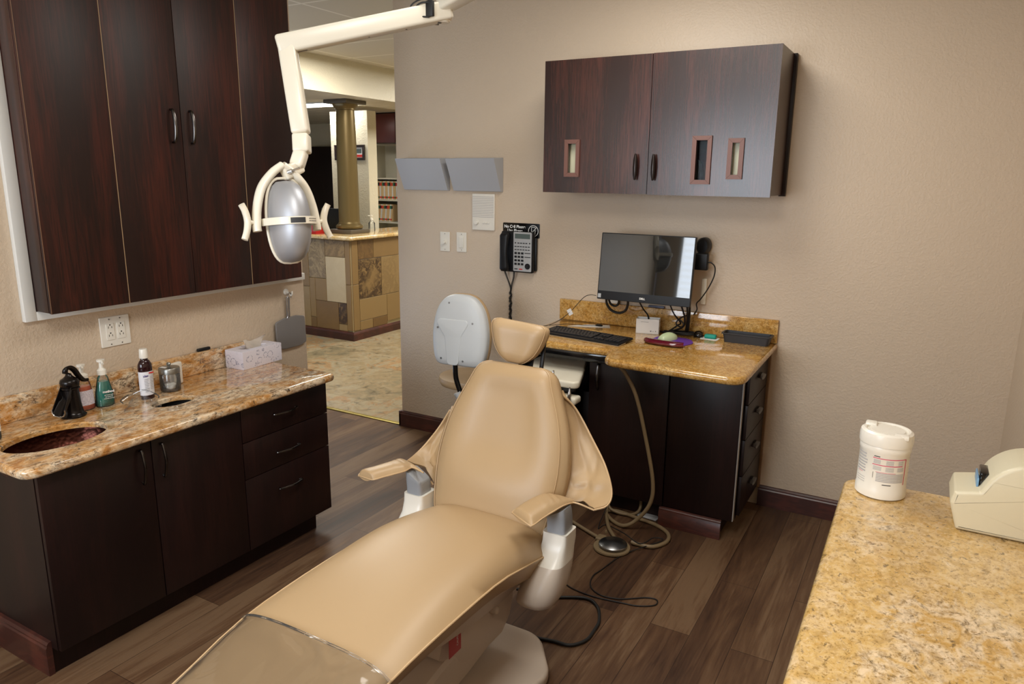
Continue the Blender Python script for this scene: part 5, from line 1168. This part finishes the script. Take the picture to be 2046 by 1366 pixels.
# ============================================================ ASSISTANT STOOL behind the chair
st = thing('assistant_stool', (-2.12, 3.18, 0), 'stool with a grey-shelled tan backrest standing at the wall behind the chair', 'stool')
rot = Matrix.Rotation(.0, 4, 'Z'); SY = 3.12
Mst = Matrix.Translation((-2.105, SY, .690)) @ Matrix.Rotation(.12, 4, 'Z') @ Matrix.Rotation(-.08, 4, 'X')
prof = [(0, 0), (.11, .0), (.145, .035), (.160, .12), (.158, .21), (.135, .30), (.095, .355), (.05, .378), (0, .382)]
def outline(k=1.0):
    right = catmull([(x, z, 0) for x, z in prof], 5); pts = [(p.x*k, .19+(p.y-.19)*k) for p in right]
    return pts[1:-1] and ([(x, z) for x, z in pts]+[(-x, z) for x, z in pts[::-1][1:-1]])
M2 = Mst @ Matrix(((1, 0, 0, 0), (0, 0, -1, 0), (0, 1, 0, 0), (0, 0, 0, 1)))
bm = B(); rg = []
for k, z in ((1.0, -.022), (1.0, .0), (.985, .012), (.94, .021), (.80, .026), (.5, .028), (.2, .028)):
    rg.append(ring(bm, [(x, y, z-.010*(abs(x)/.16)**2) for x, y in outline(k)]))
loft(bm, rg, M=M2); finish('backrest_shell', bm, GRS, st, 50)
bm = B(); rg = []
for k, z in ((1.0, -.023), (1.02, -.030), (1.02, -.045), (.98, -.062), (.86, -.072), (.5, -.076)):
    rg.append(ring(bm, [(x, y, z-.010*(abs(x)/.16)**2) for x, y in outline(k)]))
loft(bm, rg, M=M2); finish('backrest_cushion', bm, LEA, st, 50)
bm = B(); slab(bm, rounded([(-.075, .0), (-.010, .0), (.0, .15), (.055, .245), (-.16, .245), (-.095, .15)], .02, 5), .022, .0295, .0035, M=M2 @ T(.02, .004)); finish('shell_rib', bm, GRS, st, 50)
for x_, y_ in ((-.055, .335), (-.12, .20), (.085, .235), (-.095, .035), (.035, .03)):
    bm = B(); lathe(bm, [(0, 0), (.0055, 0), (.0055, .002), (0, .002)], M2 @ T(x_, y_, .0235), 12); finish('screw', bm, STL, st)
bm = B(); tube(bm, catmull([(-2.125, SY-.004, .70), (-2.118, SY-.006, .62), (-2.09, SY-.004, .54), (-2.06, SY, .46)], 6), (.014), 12); finish('back_post', bm, BLKG, st)
bm = B(); tube(bm, [(-2.105, SY-.015, .545), (-2.08, SY-.005, .50), (-2.03, SY+.01, .44)], .022, 14); finish('post_collar', bm, LGR, st)
sx, sy = -2.21, 3.40
bm = B(); lathe(bm, [(0, .50), (.14, .50), (.175, .512), (.185, .535), (.180, .555), (.12, .572), (0, .576)], T(sx, sy, 0), 36); finish('seat_cushion', bm, LEA, st, 50)
bm = B(); bar(bm, (-2.04, SY+.01, .455), (sx, sy, .485), .05, .02, (0, 0, 1), .005); lathe(bm, [(0, .47), (.08, .47), (.09, .499), (0, .499)], T(sx, sy, 0), 24); finish('seat_plate', bm, BLK, st)
bm = B(); lathe(bm, [(0, .10), (.025, .10), (.025, .47), (0, .47)], T(sx, sy, 0), 20); finish('gas_column', bm, CHR, st)
for k in range(5):
    a = 2*PI*k/5+.3; d = Vector((math.cos(a), math.sin(a), 0)); bm = B()
    bar(bm, Vector((sx, sy, .09)), Vector((sx, sy, .07))+d*.24, .04, .025, (0, 0, 1), .006); leg = finish('leg', bm, BLK, st)
    bm = B(); c_ = Vector((sx, sy, .028))+d*.235; n_ = Vector((-d.y, d.x, 0)); Mx = Matrix.Translation(c_) @ n_.to_track_quat('Z', 'Y').to_matrix().to_4x4(); lathe(bm, [(0, -.02), (.024, -.02), (.027, -.012), (.027, .012), (.024, .02), (0, .02)], Mx, 18); finish('caster', bm, BLK, leg)
# ============================================================ OPERATORY LIGHT
def DD(u, v, d): return CAM + (_r*((u-1023)/FPX) - _u*((v-683)/FPX) + _fw)*d
dl = thing('dental_light', (-1.48, 2.127, HC), 'white dental operatory light on a jointed ceiling arm above the chair', 'dental light')
J0 = DD(884, 24, 2.42); J1 = DD(572, 88, 2.36); J2 = DD(602, 268, 2.36)
POST = Vector((-.90, 1.95, HC-.002))
bm = B(); lathe(bm, [(0, 0), (.10, 0), (.11, -.012), (.09, -.04), (.03, -.05), (.03, -.42), (0, -.42)], Matrix.Translation(POST), 28); finish('ceiling_post', bm, IVO, dl)
E1 = Vector((POST.x, POST.y, HC-.40)); bm = B(); bar(bm, E1-(J0-E1).normalized()*.04, J0+Vector((0, 0, .030)), .062, .066, (0, 0, 1), .010, 3)
finish('upper_arm', bm, IVO, dl)
bm = B(); d_ = (J0-J1).normalized(); bar(bm, J1+Vector((0, 0, .0))-d_*.028, J0+d_*.030, .070, .060, (0, 0, 1), .010, 3)
lathe(bm, [(0, -.034), (.022, -.034), (.026, -.030), (.026, -.005), (0, -.005)], Matrix.Translation(J0), 24); fa = finish('horizontal_arm', bm, IVO, dl)
bm = B()
for q, r_ in ((.52, .004), (.90-.14, .005), (.97, .012)): 
    c_ = J1.lerp(J0, q)+Vector((0, 0, -.0300)); lathe(bm, [(0, -.0012), (r_, -.0012), (r_, .001), (0, .001)], Matrix.Translation(c_), 16)
bar(bm, J1.lerp(J0, .02)+Vector((0, 0, -.0305)), J1.lerp(J0, .13)+Vector((0, 0, -.0305)), .008, .002); finish('vent_holes', bm, BLK, fa, 0)
bm = B(); c_ = J0+Vector((-.055, -.040, .030))
JC = J0+Vector((.012, -.014, -.022))
tube(bm, catmull([JC+Vector((-.01, -.045, .045)), JC+Vector((-.045, -.055, .052)), JC+Vector((-.085, -.06, .035)), JC+Vector((-.085, -.058, .005)), JC+Vector((-.05, -.05, -.005)), JC+Vector((-.01, -.045, .005))], 6), .0028, 8)
tube(bm, catmull([JC+Vector((-.01, -.045, .040)), JC+Vector((-.045, -.058, .040)), JC+Vector((-.068, -.06, .025)), JC+Vector((-.06, -.058, .002)), JC+Vector((-.02, -.05, -.004))], 6), .0028, 8)
box(bm, -.014, .014, -.006, .006, -.022, .026, .002, 2, Matrix.Translation(JC+Vector((-.020, -.045, .020)))); finish('cable_loop', bm, BLKR, dl)
bm = B(); tube(bm, [J0+Vector((-.078, -.045, -.012)), J0+Vector((-.076, -.04, -.036)), J0+Vector((-.045, -.005, -.034)), J0+Vector((-.03, .02, -.032))], .003, 6); finish('cable_tie', bm, BLKR, dl)
# drop arm
dn = (J2-J1).normalized(); bm = B(); bar(bm, J1+Vector((0, 0, .022)), J2, .056, .050, _fw, .010, 3); finish('drop_arm', bm, IVO, dl)
K = DD(603, 300, 2.36); K2 = DD(592, 335, 2.35)
bm = B(); bar(bm, J2+dn*.001, K+dn*.010, .052, .052, _fw, .008, 3); bar(bm, K, K2, .044, .044, _fw, .010, 3); finish('swivel_block', bm, IVO, dl)
# head frame: hx lateral (handle to handle), hz up, hb back of the reflector (towards the camera side)
HCN = DD(574, 441, 2.33)
lat = (_r*.76+_fw*.63+_u*.12).normalized(); upv = (_u*.98+_r*.10-lat*lat.dot(_u)).normalized(); upv = (upv-lat*lat.dot(upv)).normalized(); bk = upv.cross(lat).normalized()
if bk.dot(_fw) > 0: bk = -bk
def H(a, b, c): return HCN+lat*a+upv*b+bk*c
yk = thing
bm = B()
for sgn in (-1, 1):
    tube(bm, catmull([H(.0, .175, .0), H(sgn*.035, .150, -.002), H(sgn*.072, .105, -.004), H(sgn*.092, .045, -.004), H(sgn*.100, -.01, -.002), H(sgn*.100, -.032, 0)], 7), lambda s: (.013, .020-.004*abs(s-.5)), 12, flat=lat)
bar(bm, K2-(H(0, .150, 0)-K2).normalized()*.02, H(0, .146, 0), .044, .030, bk, .008, 3); finish('yoke', bm, IVO, dl, 50)
# reflector dish (convex back)
def dish(off):
    rg = []
    for i in range(13):
        ph = PI*i/12-PI/2
        row = []
        for k in range(17):
            th = PI*k/16
            x = -.064*math.cos(th)*math.cos(ph)**.62; y = .130*math.sin(ph)-.004; c_ = .112*math.sin(th)*math.cos(ph)**.75
            row.append((x, y, c_, th))
        rg.append(row)
    return rg
R = dish(0); bm = B()
vals = [[H(x*1.0, y, c_) for x, y, c_, t_ in row] for row in R]
rg = [ring(bm, row) for row in vals]; loft(bm, rg, False, False, False); bmesh.ops.remove_doubles(bm, verts=bm.verts, dist=1e-5)
bmesh.ops.recalc_face_normals(bm, faces=bm.faces); bmesh.ops.solidify(bm, geom=bm.faces[:], thickness=.003); finish('reflector', bm, REFL, dl, 60)
bm = B(); rim = [H(-.067*math.cos(p)**.62, .134*math.sin(p), -.002) for p in [PI*i/20-PI/2 for i in range(21)]]+[H(.067*math.cos(p)**.62, .134*math.sin(p), -.002) for p in [PI/2-PI*i/20 for i in range(21)]]
tube(bm, rim, .005, 8); finish('reflector_rim', bm, IVO, dl, 60)
bm = B(); rg = []
for k in range(21):
    th = PI*k/20; x = -.080*math.cos(th); c_ = .117*math.sin(th); y0 = -.004+.0*x
    n_ = Vector((-math.cos(th), 0, math.sin(th)))
    rg.append(ring(bm, [H(x, y0-.012, c_), H(x+n_.x*.004, y0-.011, c_+n_.z*.004), H(x+n_.x*.004, y0+.011, c_+n_.z*.004), H(x, y0+.012, c_)]))
loft(bm, rg); bd = finish('head_band', bm, IVO, dl, 50)
Mh = Matrix(((lat.x, upv.x, bk.x, 0), (lat.y, upv.y, bk.y, 0), (lat.z, upv.z, bk.z, 0), (0, 0, 0, 1)))
bm = B()
for k in range(6):
    t0 = PI*(.36+.028*k); 
    P4 = [H(-.0852*math.cos(t_), y_-.004, .1222*math.sin(t_)) for t_, y_ in ((t0, -.008), (t0+PI*.028, -.008), (t0+PI*.028, .008), (t0, .008))]
    bm.faces.new([bm.verts.new(p) for p in P4])
nb = finish('name_plate', bm, DGR, bd, 0)
text('lettering', 'Operatory Light', .0075, Matrix.Translation(H(.0155-.026, -.004, .0790)) @ Mh @ Matrix.Rotation(.04, 4, 'Y'), LGR, nb, .0002) if 0 else None
bm = B()
for k in range(5):
    for r_ in (0, 1):
        t0 = PI*(.58+.032*k); P4 = [H(-.0852*math.cos(t_), y_-.004-.007*r_, .1222*math.sin(t_)) for t_, y_ in ((t0, .0035), (t0+PI*.022, .0035), (t0+PI*.022, .0055), (t0, .0055))]
        bm.faces.new([bm.verts.new(p) for p in P4])
finish('small_print', bm, INKD, bd, 0)
for sgn in (-1, 1):
    bm = B(); xo = sgn*.140
    tube(bm, catmull([H(xo+sgn*.004, .052, .004), H(xo-sgn*.007, .030, .0), H(xo-sgn*.013, 0, -.003), H(xo-sgn*.007, -.030, 0), H(xo+sgn*.004, -.056, .004)], 6), lambda s: (.0105, .015*max(.5, math.sin(PI*(.12+.76*s)))), 12, flat=lat)
    tube(bm, [H(sgn*.098, -.008, 0), H(xo-sgn*.012, 0, 0)], .0065, 10); finish('side_handle', bm, IVO, dl, 55)
bm = B(); tube(bm, [H(.02, .155, .018), H(.045, .164, .030)], .0035, 8); tube(bm, [H(.012, .152, .010), H(.022, .156, .020)], .007, 10); finish('switch_lever', bm, CHR, dl)
# ============================================================ RIGHT COUNTER with wipes and dispenser
ZR = .90
rc = thing('base_cabinet', (.13, .9, 0), 'dark base cabinet under the pale gold counter in the right foreground', 'cabinet')
bm = B(); box(bm, -.07, XR-.002, -.30, 1.99, .10, ZR-.036); box(bm, -.02, XR-.002, -.30, 1.93, 0, .10); finish('body', bm, WOODD, rc, 0)
for a, b in ((-.295, .46), (.465, 1.22), (1.225, 1.985)):
    bm = B(); box(bm, -.090, -.071, a, b, .102, ZR-.04, .002); d_ = finish('door', bm, WOODD, rc); bm = B(); curved_handle(bm, (-.090, b-.06, .70), .128, (0, 0, 1), (-1, 0, 0)); finish('handle', bm, NCK, d_)
rt = thing('countertop', (.13, .9, ZR-.036), 'pale gold granite counter in the right foreground', 'countertop')
bm = B(); slab(bm, rounded([(-.117, -.32, .02), (XR-.001, -.32, 0), (XR-.001, 2.045, 0), (-.122, 2.045, .04)], .03, 6), ZR-.036, ZR, .014); finish('slab', bm, GRR, rt, 35)
wp = thing('wipes_canister', (-.035, 1.975, ZR), 'white plastic canister of disinfecting wipes on the counter corner', 'canister')
wx, wy = -.0345, 1.975
bm = B(); lathe(bm, [(0, 0), (.054, 0), (.0585, .003), (.0585, .022), (.0573, .025), (.0573, .118), (.059, .121), (.059, .136), (.0575, .139)], T(wx, wy, ZR), 48, cap=False); finish('canister_body', bm, WPL, wp, 35)
bm = B(); lathe(bm, [(.0575, .137), (.061, .138), (.0615, .142), (.0615, .158), (.0595, .167), (.053, .1715), (.048, .1705), (.046, .166), (.043, .166), (.040, .1695), (0, .1705)], T(wx, wy, ZR), 48, cap=False); 
box(bm, .018, .050, -.045, -.020, .160, .1712, .003, 2, T(wx, wy, ZR)); box(bm, -.052, -.025, .012, .042, .165, .176, .004, 2, T(wx, wy, ZR)); finish('snap_lid', bm, WPL, wp, 35)
def arc_patch(bm, a0, a1, z0, z1, r_=.0577, n=8):
    loft(bm, [ring(bm, [(wx+r_*math.cos(a0+(a1-a0)*i/n), wy+r_*math.sin(a0+(a1-a0)*i/n), ZR+z) for i in range(n+1)]) for z in (z0, z1)], False, False, False)
ca = math.atan2(-wy, -wx)   # side facing the room
bm = B(); arc_patch(bm, ca-.42, ca+.98, .108, .110, .0578); arc_patch(bm, ca-.42, ca+.84, .091, .093, .0578); arc_patch(bm, ca+.98, ca+1.02, .042, .110, .0579); arc_patch(bm, ca-.25, ca+.55, .073, .074, .0578); arc_patch(bm, ca-1.15, ca-.85, .062, .063, .0578); finish('pink_lines', bm, PNK, wp, 0)
bm = B()
random.seed(2)
for k in range(7): arc_patch(bm, ca-1.25, ca-.65-.1*random.random(), .110-.0075*k, .1135-.0075*k, .0577, 5)
for k in range(3): arc_patch(bm, ca-1.2, ca-.7, .050-.006*k, .0512-.006*k, .0577, 5)
for k in range(5):
    arc_patch(bm, ca-.38, ca-.1, .104-.0022*k, .1052-.0022*k, .0577, 3); arc_patch(bm, ca+.12, ca+.42, .104-.0024*k, .1052-.0024*k, .0577, 3); arc_patch(bm, ca+.62, ca+.85, .104-.0024*k, .1052-.0024*k, .0577, 3)
    arc_patch(bm, ca-.38, ca-.05, .087-.0022*k, .0880-.0022*k, .0577, 3); arc_patch(bm, ca+.12, ca+.45, .087-.0024*k, .0882-.0024*k, .0577, 3); arc_patch(bm, ca+.60, ca+.9, .087-.0022*k, .0882-.0022*k, .0577, 3)
for k in range(6): arc_patch(bm, ca-.22, ca+.93, .069-.004*k, .0716-.004*k, .0577, 8)
finish('small_print', bm, mat('pale_ink', srgb(172, 170, 170), .6), wp, 0)
bm = B(); arc_patch(bm, ca-.38, ca-.14, .1125, .1145, .0579, 3); arc_patch(bm, ca+.05, ca+.40, .041, .043, .0579, 3); arc_patch(bm, ca-.36, ca-.345, .056, .072, .0579, 1); finish('dark_print', bm, INKD, wp, 0)
# barrier-film dispenser
ds = thing('film_dispenser', (.26, 1.97, ZR), 'cream plastic roll dispenser with blue film at the right picture edge', 'dispenser')
y0, y1 = 1.835, 1.975
side = catmull([(0, 0, 0)], 1) if 0 else None
poly = [(.145, .0), (.40, .0), (.40, .115)]
cxd, czd, rd = .268, .078, .102
arcp = [(cxd+rd*math.cos(a), czd+rd*math.sin(a)*1.0) for a in [PI*(.16+.66*i/16) for i in range(17)]]
poly = [(.130, 0), (.345, 0), (XR-.006, .02)]+[p for p in arcp if p[0] < XR-.006]+[(.166, .100), (.118, .090), (.112, .062)]
a0 = poly
M_ = Matrix(((1, 0, 0, 0), (0, 0, 1, y0), (0, 1, 0, ZR+.001), (0, 0, 0, 1)))
bm = B(); slab(bm, rounded([(x, z) for x, z in poly], .006, 3), 0, y1-y0, .009, M=M_); finish('dispenser_body', bm, CRM, ds, 40)
bm = B(); box(bm, .1655, .185, y0+.040, y1-.035, ZR+.100, ZR+.132, .002); finish('slot_opening', bm, BLKG, ds)
bm = B(); box(bm, .1595, .1640, y0+.036, y1-.033, ZR+.0975, ZR+.120, .0015); finish('blue_film', bm, mat('blue_film', srgb(110, 150, 185), .3), ds)
# ============================================================ HALL: stone counter, column, items
hc = thing('reception_counter', (-5.3, 6.3, 0), 'stone-tiled reception counter with granite ledge seen through the doorway', 'counter')
bm = B(); box(bm, -8.2, -5.06, 5.565, 6.00, 0, 1.028); box(bm, -5.56, -5.06, 6.00, 8.6, 0, 1.028); finish('body', bm, GRT, hc, 0)
random.seed(11)
def tiles(face, cells, name):
    bm = B(); L_ = bm.loops.layers.color.new('tone')
    for u0, u1, z0, z1, tone, spots in cells:
        g = .0025
        n0 = len(bm.faces); fs0 = set(bm.faces)
        if face == 'y': vs = box(bm, u0+g, u1-g, 5.553, 5.566, z0+g, z1-g, .0012, 1)
        else: vs = box(bm, -5.061, -5.048, u0+g, u1-g, z0+g, z1-g, .0012, 1)
        for f in set(bm.faces)-fs0:
            for lp in f.loops: lp[L_] = (tone, spots, random.random()*0+((u0*7.3+z0*3.1) % 1), 1)
    return finish(name, bm, TRV, hc, 0)
# front-left face (facing the room): u = x
CL = [(-5.13, -5.062, .58, 1.026, .45, .0), (-5.13, -5.062, .10, .58, .50, 0),
      (-5.40, -5.13, .855, 1.026, .62, .7), (-5.40, -5.13, .385, .855, 1.0, .12), (-5.245, -5.13, .16, .385, .35, 1), (-5.245, -5.13, .09, .16, .7, 0), (-5.56, -5.245, .09, .385, .32, .1),
      (-5.64, -5.40, .62, 1.026, .80, .75), (-5.56, -5.40, .385, .62, .55, .2), (-5.64, -5.56, .20, .62, .58, .2), (-5.64, -5.56, .09, .20, .25, 0), (-5.90, -5.64, .52, 1.026, .5, .4), (-5.90, -5.64, .09, .52, .7, .3)]
x = -5.90
while x > -7.9: CL += [(x-.3, x, .6, 1.026, random.random(), random.random()*.6), (x-.3, x, .09, .6, random.random(), random.random()*.6)]; x -= .3
tiles('y', CL, 'stone_tiles')
CR = [(5.567, 5.66, .58, 1.026, .45, 0), (5.567, 5.66, .10, .58, .50, 0), (5.66, 5.90, .83, 1.026, .10, .7), (5.90, 6.33, .83, 1.026, .42, .2), (5.66, 6.02, .42, .83, .50, 1), (6.02, 6.33, .42, .83, .62, .55), (5.66, 6.10, .19, .42, .60, .1), (6.10, 6.40, .12, .42, .55, .1), (5.66, 5.86, .09, .19, .55, 0), (5.86, 6.10, .09, .19, .05, .2)]
y = 6.33
while y < 8.4: CR += [(y, y+.3, .7, 1.026, random.random()*.5, random.random()*.5), (y+(.07 if y < 6.4 else 0), y+.3, .42, .7, random.random(), random.random()*.5), (y+(.07 if y < 6.4 else 0), y+.3, .09, .42, random.random(), .2)]; y += .3
tiles('x', CR, 'stone_tiles')
bm = B()
pr = [(0, 0), (.022, 0), (.022, .070), (.014, .082), (0, .09)]
loft(bm, [ring(bm, [(-8.2, 5.553-a, z) for a, z in pr]), ring(bm, [(-5.048+a, 5.553-a, z) for a, z in pr]), ring(bm, [(-5.048+a, 8.6, z) for a, z in pr])]); finish('base_moulding', bm, WOODM, hc, 25)
bm = B(); slab(bm, rounded([(-8.25, 5.52, 0), (-5.018, 5.52, .015), (-5.018, 8.62, 0), (-5.62, 8.62, 0), (-5.62, 6.05, 0), (-8.25, 6.05, 0)], .02), 1.030, 1.070, .014); finish('granite_ledge', bm, GRH, hc, 35)
cl = thing('column', (-5.44, 5.93, 1.07), 'antique gold round column on a bronze plinth standing on the stone counter', 'column')
kx, ky = -5.405, 5.945
bm = B(); box(bm, kx-.150, kx+.150, ky-.150, ky+.150, 1.0705, 1.112, .004); finish('plinth', bm, PLI, cl)
zt = 2.425
bm = B(); lathe(bm, [(0, 1.112), (.128, 1.112), (.140, 1.125), (.142, 1.145), (.130, 1.160), (.118, 1.165), (.118, 1.172), (.112, 1.182), (.110, 1.20), (.108, 1.5), (.102, 2.0), (.094, 2.31), (.094, 2.325), (.104, 2.33), (.104, 2.342), (.112, 2.352), (.128, 2.372), (.130, 2.385), (0, 2.385)], T(kx, ky, 0), 48); finish('shaft', bm, COLM, cl, 35)
bm = B(); box(bm, kx-.155, kx+.155, ky-.155, ky+.155, 2.386, 2.424, .006); finish('capital', bm, PLI, cl)
# brochures in the red basket, sanitizer, dark screen edge
kx2 = at(630, 462, 2, 1.07)
bsk = thing('basket', (-5.60, 5.68, 1.07), 'red basket of brochures on the stone counter left of the column', 'basket')
bx0, bx1, by0, by1 = -5.78, -5.50, 5.59, 5.72
by0, by1 = 5.60, 5.76
bm = B(); o_ = rounded(rect(-.135, .115, -.075, .075), .02, 4)
rg = [ring(bm, [(x*k, y*k, z) for x, y in o_]) for k, z in ((.84, 0), (1, .115), (.96, .115), (.80, .004))]
loft(bm, rg, M=T(-5.645, 5.66, 1.0705)); finish('basket_shell', bm, RED, bsk, 30)
bm = B(); box(bm, -.10, .03, -.0010, 0, .012, .095, 0, 2, Matrix.Translation((-5.665, 5.581, 1.0705)) @ Matrix.Rotation(.10, 4, 'X')); nt_ = finish('note', bm, PAP, bsk, 0)
for k, (s_, z_) in enumerate((('Take', .075), ('one', .050), ('free', .026))):
    text('lettering', s_, .02, Matrix.Translation((-5.70, 5.5785+.10*z_-.004, 1.0705+z_)) @ Matrix.Rotation(PI/2, 4, 'X'), INKD, nt_, .0002) if 0 else None
bm = B()
for a in ((-.09, -.06, .070), (-.045, -.02, .074), (-.085, -.05, .052), (-.03, .0, .048), (-.09, -.07, .030), (-.05, -.01, .028)): box(bm, a[0], a[1], -.0022, -.0011, a[2], a[2]+.008, 0, 2, Matrix.Translation((-5.665, 5.581, 1.0705)) @ Matrix.Rotation(.10, 4, 'X'))
finish('note_print', bm, INKD, nt_, 0)
for k, (x_, m_, lb_) in enumerate(((-5.735, PAP, 'white brochure with a portrait at the left in the red basket'), (-5.655, CARD, 'tall white brochure leaning in the middle of the red basket'), (-5.585, CARD, 'white brochure leaning at the right in the red basket, near the column'))):
    Mq = Matrix.Translation((x_, 5.665+.012*k, 1.078)) @ Matrix.Rotation(.30, 4, 'Y') @ Matrix.Rotation(-.15, 4, 'X')
    bro = thing('brochure', (x_, 5.665+.012*k, 1.078), lb_, 'brochure', 'brochures in the red basket')
    bm = B(); box(bm, -.033, .033, -.002, .002, 0, .165-.01*k, 0, 2, Mq); finish('card', bm, m_, bro, 0)
    if k == 0: bm = B(); box(bm, -.012, .022, -.0035, -.0021, .105, .150, 0, 2, Mq); finish('portrait_print', bm, SKIN, bro, 0)
hz = thing('sanitizer_bottle', (-5.37, 6.25, 1.07), 'clear hand sanitizer pump bottle on the counter right of the column', 'bottle')
sxx, syy = -5.375, 6.27
bm = B(); lathe(bm, [(0, .0), (.034, 0), (.036, .01), (.036, .09), (.016, .112), (.014, .120), (0, .12)], T(sxx, syy, 1.0705), 20); finish('bottle', bm, CLP, hz, 50)
bm = B(); lathe(bm, [(0, .12), (.016, .12), (.016, .138), (.005, .142), (.005, .165), (.012, .166), (.012, .174), (0, .175)], T(sxx, syy, 1.0705), 16); tube(bm, [(sxx, syy, 1.24), (sxx-.035, syy-.02, 1.238)], .004, 6); finish('pump_head', bm, WPL, hz)
bm = B(); box(bm, -5.98, -5.52, 6.12, 6.15, 1.078, 1.31, .004); box(bm, -5.80, -5.70, 6.08, 6.20, 1.0705, 1.078, .002)
bm2 = finish('reception_monitor', bm, BLK); tag(bm2, 'dark back of a reception monitor behind the gold column', 'monitor')
# framed pictures on the pillar
pcx = []
def framed(x0, x1, z0, z1, label, y=6.95):
    t_ = thing('picture_frame', ((x0+x1)/2, y, z0), label, 'picture frame', None)
    bm = B()
    for a in ((x0, x1, z1-.03, z1), (x0, x1, z0, z0+.03), (x0, x0+.03, z0+.03, z1-.03), (x1-.03, x1, z0+.03, z1-.03)): box(bm, a[0], a[1], y-.022, y-.001, a[2], a[3], .003)
    finish('frame', bm, DARK if 0 else mat('dark_frame', srgb(36, 20, 16), .4) if 'dark_frame' not in MATS else MATS['dark_frame'], t_)
    bm = B(); box(bm, x0+.03, x1-.03, y-.008, y-.002, z0+.03, z1-.03); mt_ = finish('mount', bm, CARD, t_, 0)
    bm = B(); box(bm, x0+.06, x1-.05, y-.0095, y-.0081, z0+.08, z1-.05); finish('print', bm, LCD, mt_, 0)
    bm = B(); box(bm, x0+.05, x1-.04, y-.0095, y-.0081, z0+.036, z0+.066); finish('red_band', bm, FRD, mt_, 0)
a = at(671, 320, 1, 6.95); b = at(729, 289, 1, 6.95)
framed(b.x-.25, b.x, a.z, b.z, 'dark framed certificate on the pillar right behind the gold column')
framed(a.x, a.x+.16, a.z, b.z, 'dark framed picture on the pillar peeking out left of the gold column')
# file shelves and red-brown cabinet beyond the pillar
c0 = at(752, 222, 1, 8.0); c1 = at(792, 285, 1, 8.0)
rb = thing('wall_cabinet', (-6.35, 8.2, 2.1), 'red-brown wall cabinet high up behind the pillar in the hall', 'cabinet')
bm = B(); box(bm, -6.9, -5.9, 8.02, 8.40, c1.z, 2.49, .003); finish('body', bm, WOODM, rb)
for x_ in (-6.9, -6.4): bm = B(); box(bm, x_+.004, x_+.496, 8.0, 8.019, c1.z+.003, 2.485, .002); finish('door', bm, mat('red_brown_door', srgb(96, 44, 34), .35) if 'red_brown_door' not in MATS else MATS['red_brown_door'], rb)
fs = thing('file_shelves', (-6.4, 8.25, .0), 'white shelving unit with rows of patient folders behind the pillar', 'shelves')
bm = B(); box(bm, -6.95, -5.9, 8.42, 8.44, .0, c1.z-.02)
for x_ in (-6.95, -6.43, -5.92): box(bm, x_, x_+.02, 8.06, 8.42, 0, c1.z-.02)
for z_ in (.30, .70, 1.02, 1.325, 1.62): box(bm, -6.93, -5.92, 8.06, 8.42, z_, z_+.02)
finish('shelf_frame', bm, mat('pale_shelf', srgb(206, 202, 186), .5), fs, 0)
random.seed(5)
def folder(x, z, h_, lean_, i, row):
    t_ = thing('patient_folder', (x, 8.2, z), 'cream patient folder with coloured tabs standing on the %s shelf' % row, 'folder', 'patient folders on the %s shelf' % row)
    Mq = Matrix.Translation((x, 8.10, z)) @ Matrix.Rotation(lean_, 4, 'Y')
    bm = B(); box(bm, 0, .020, 0, .26, 0, h_, 0, 2, Mq); finish('cover', bm, TRQ if i % 3 else CARD, t_, 0)
    bm = B(); box(bm, -.0005, .0205, -.002, .0, h_*.74, h_*.92, 0, 2, Mq); finish('tab', bm, (FGR, BLK, FRD, FOR)[i % 4], t_, 0)
    bm = B(); box(bm, -.0005, .0205, -.002, .0, h_*.06, h_*.16, 0, 2, Mq); finish('tab', bm, (FOR, FRD, FGR)[i % 3], t_, 0)
for i in range(20): folder(-6.925+.024*i, 1.3455, .25, .0, i, 'upper')
for i in range(13): folder(-6.915+.026*i, 1.0455, .235, .12, i+1, 'lower')
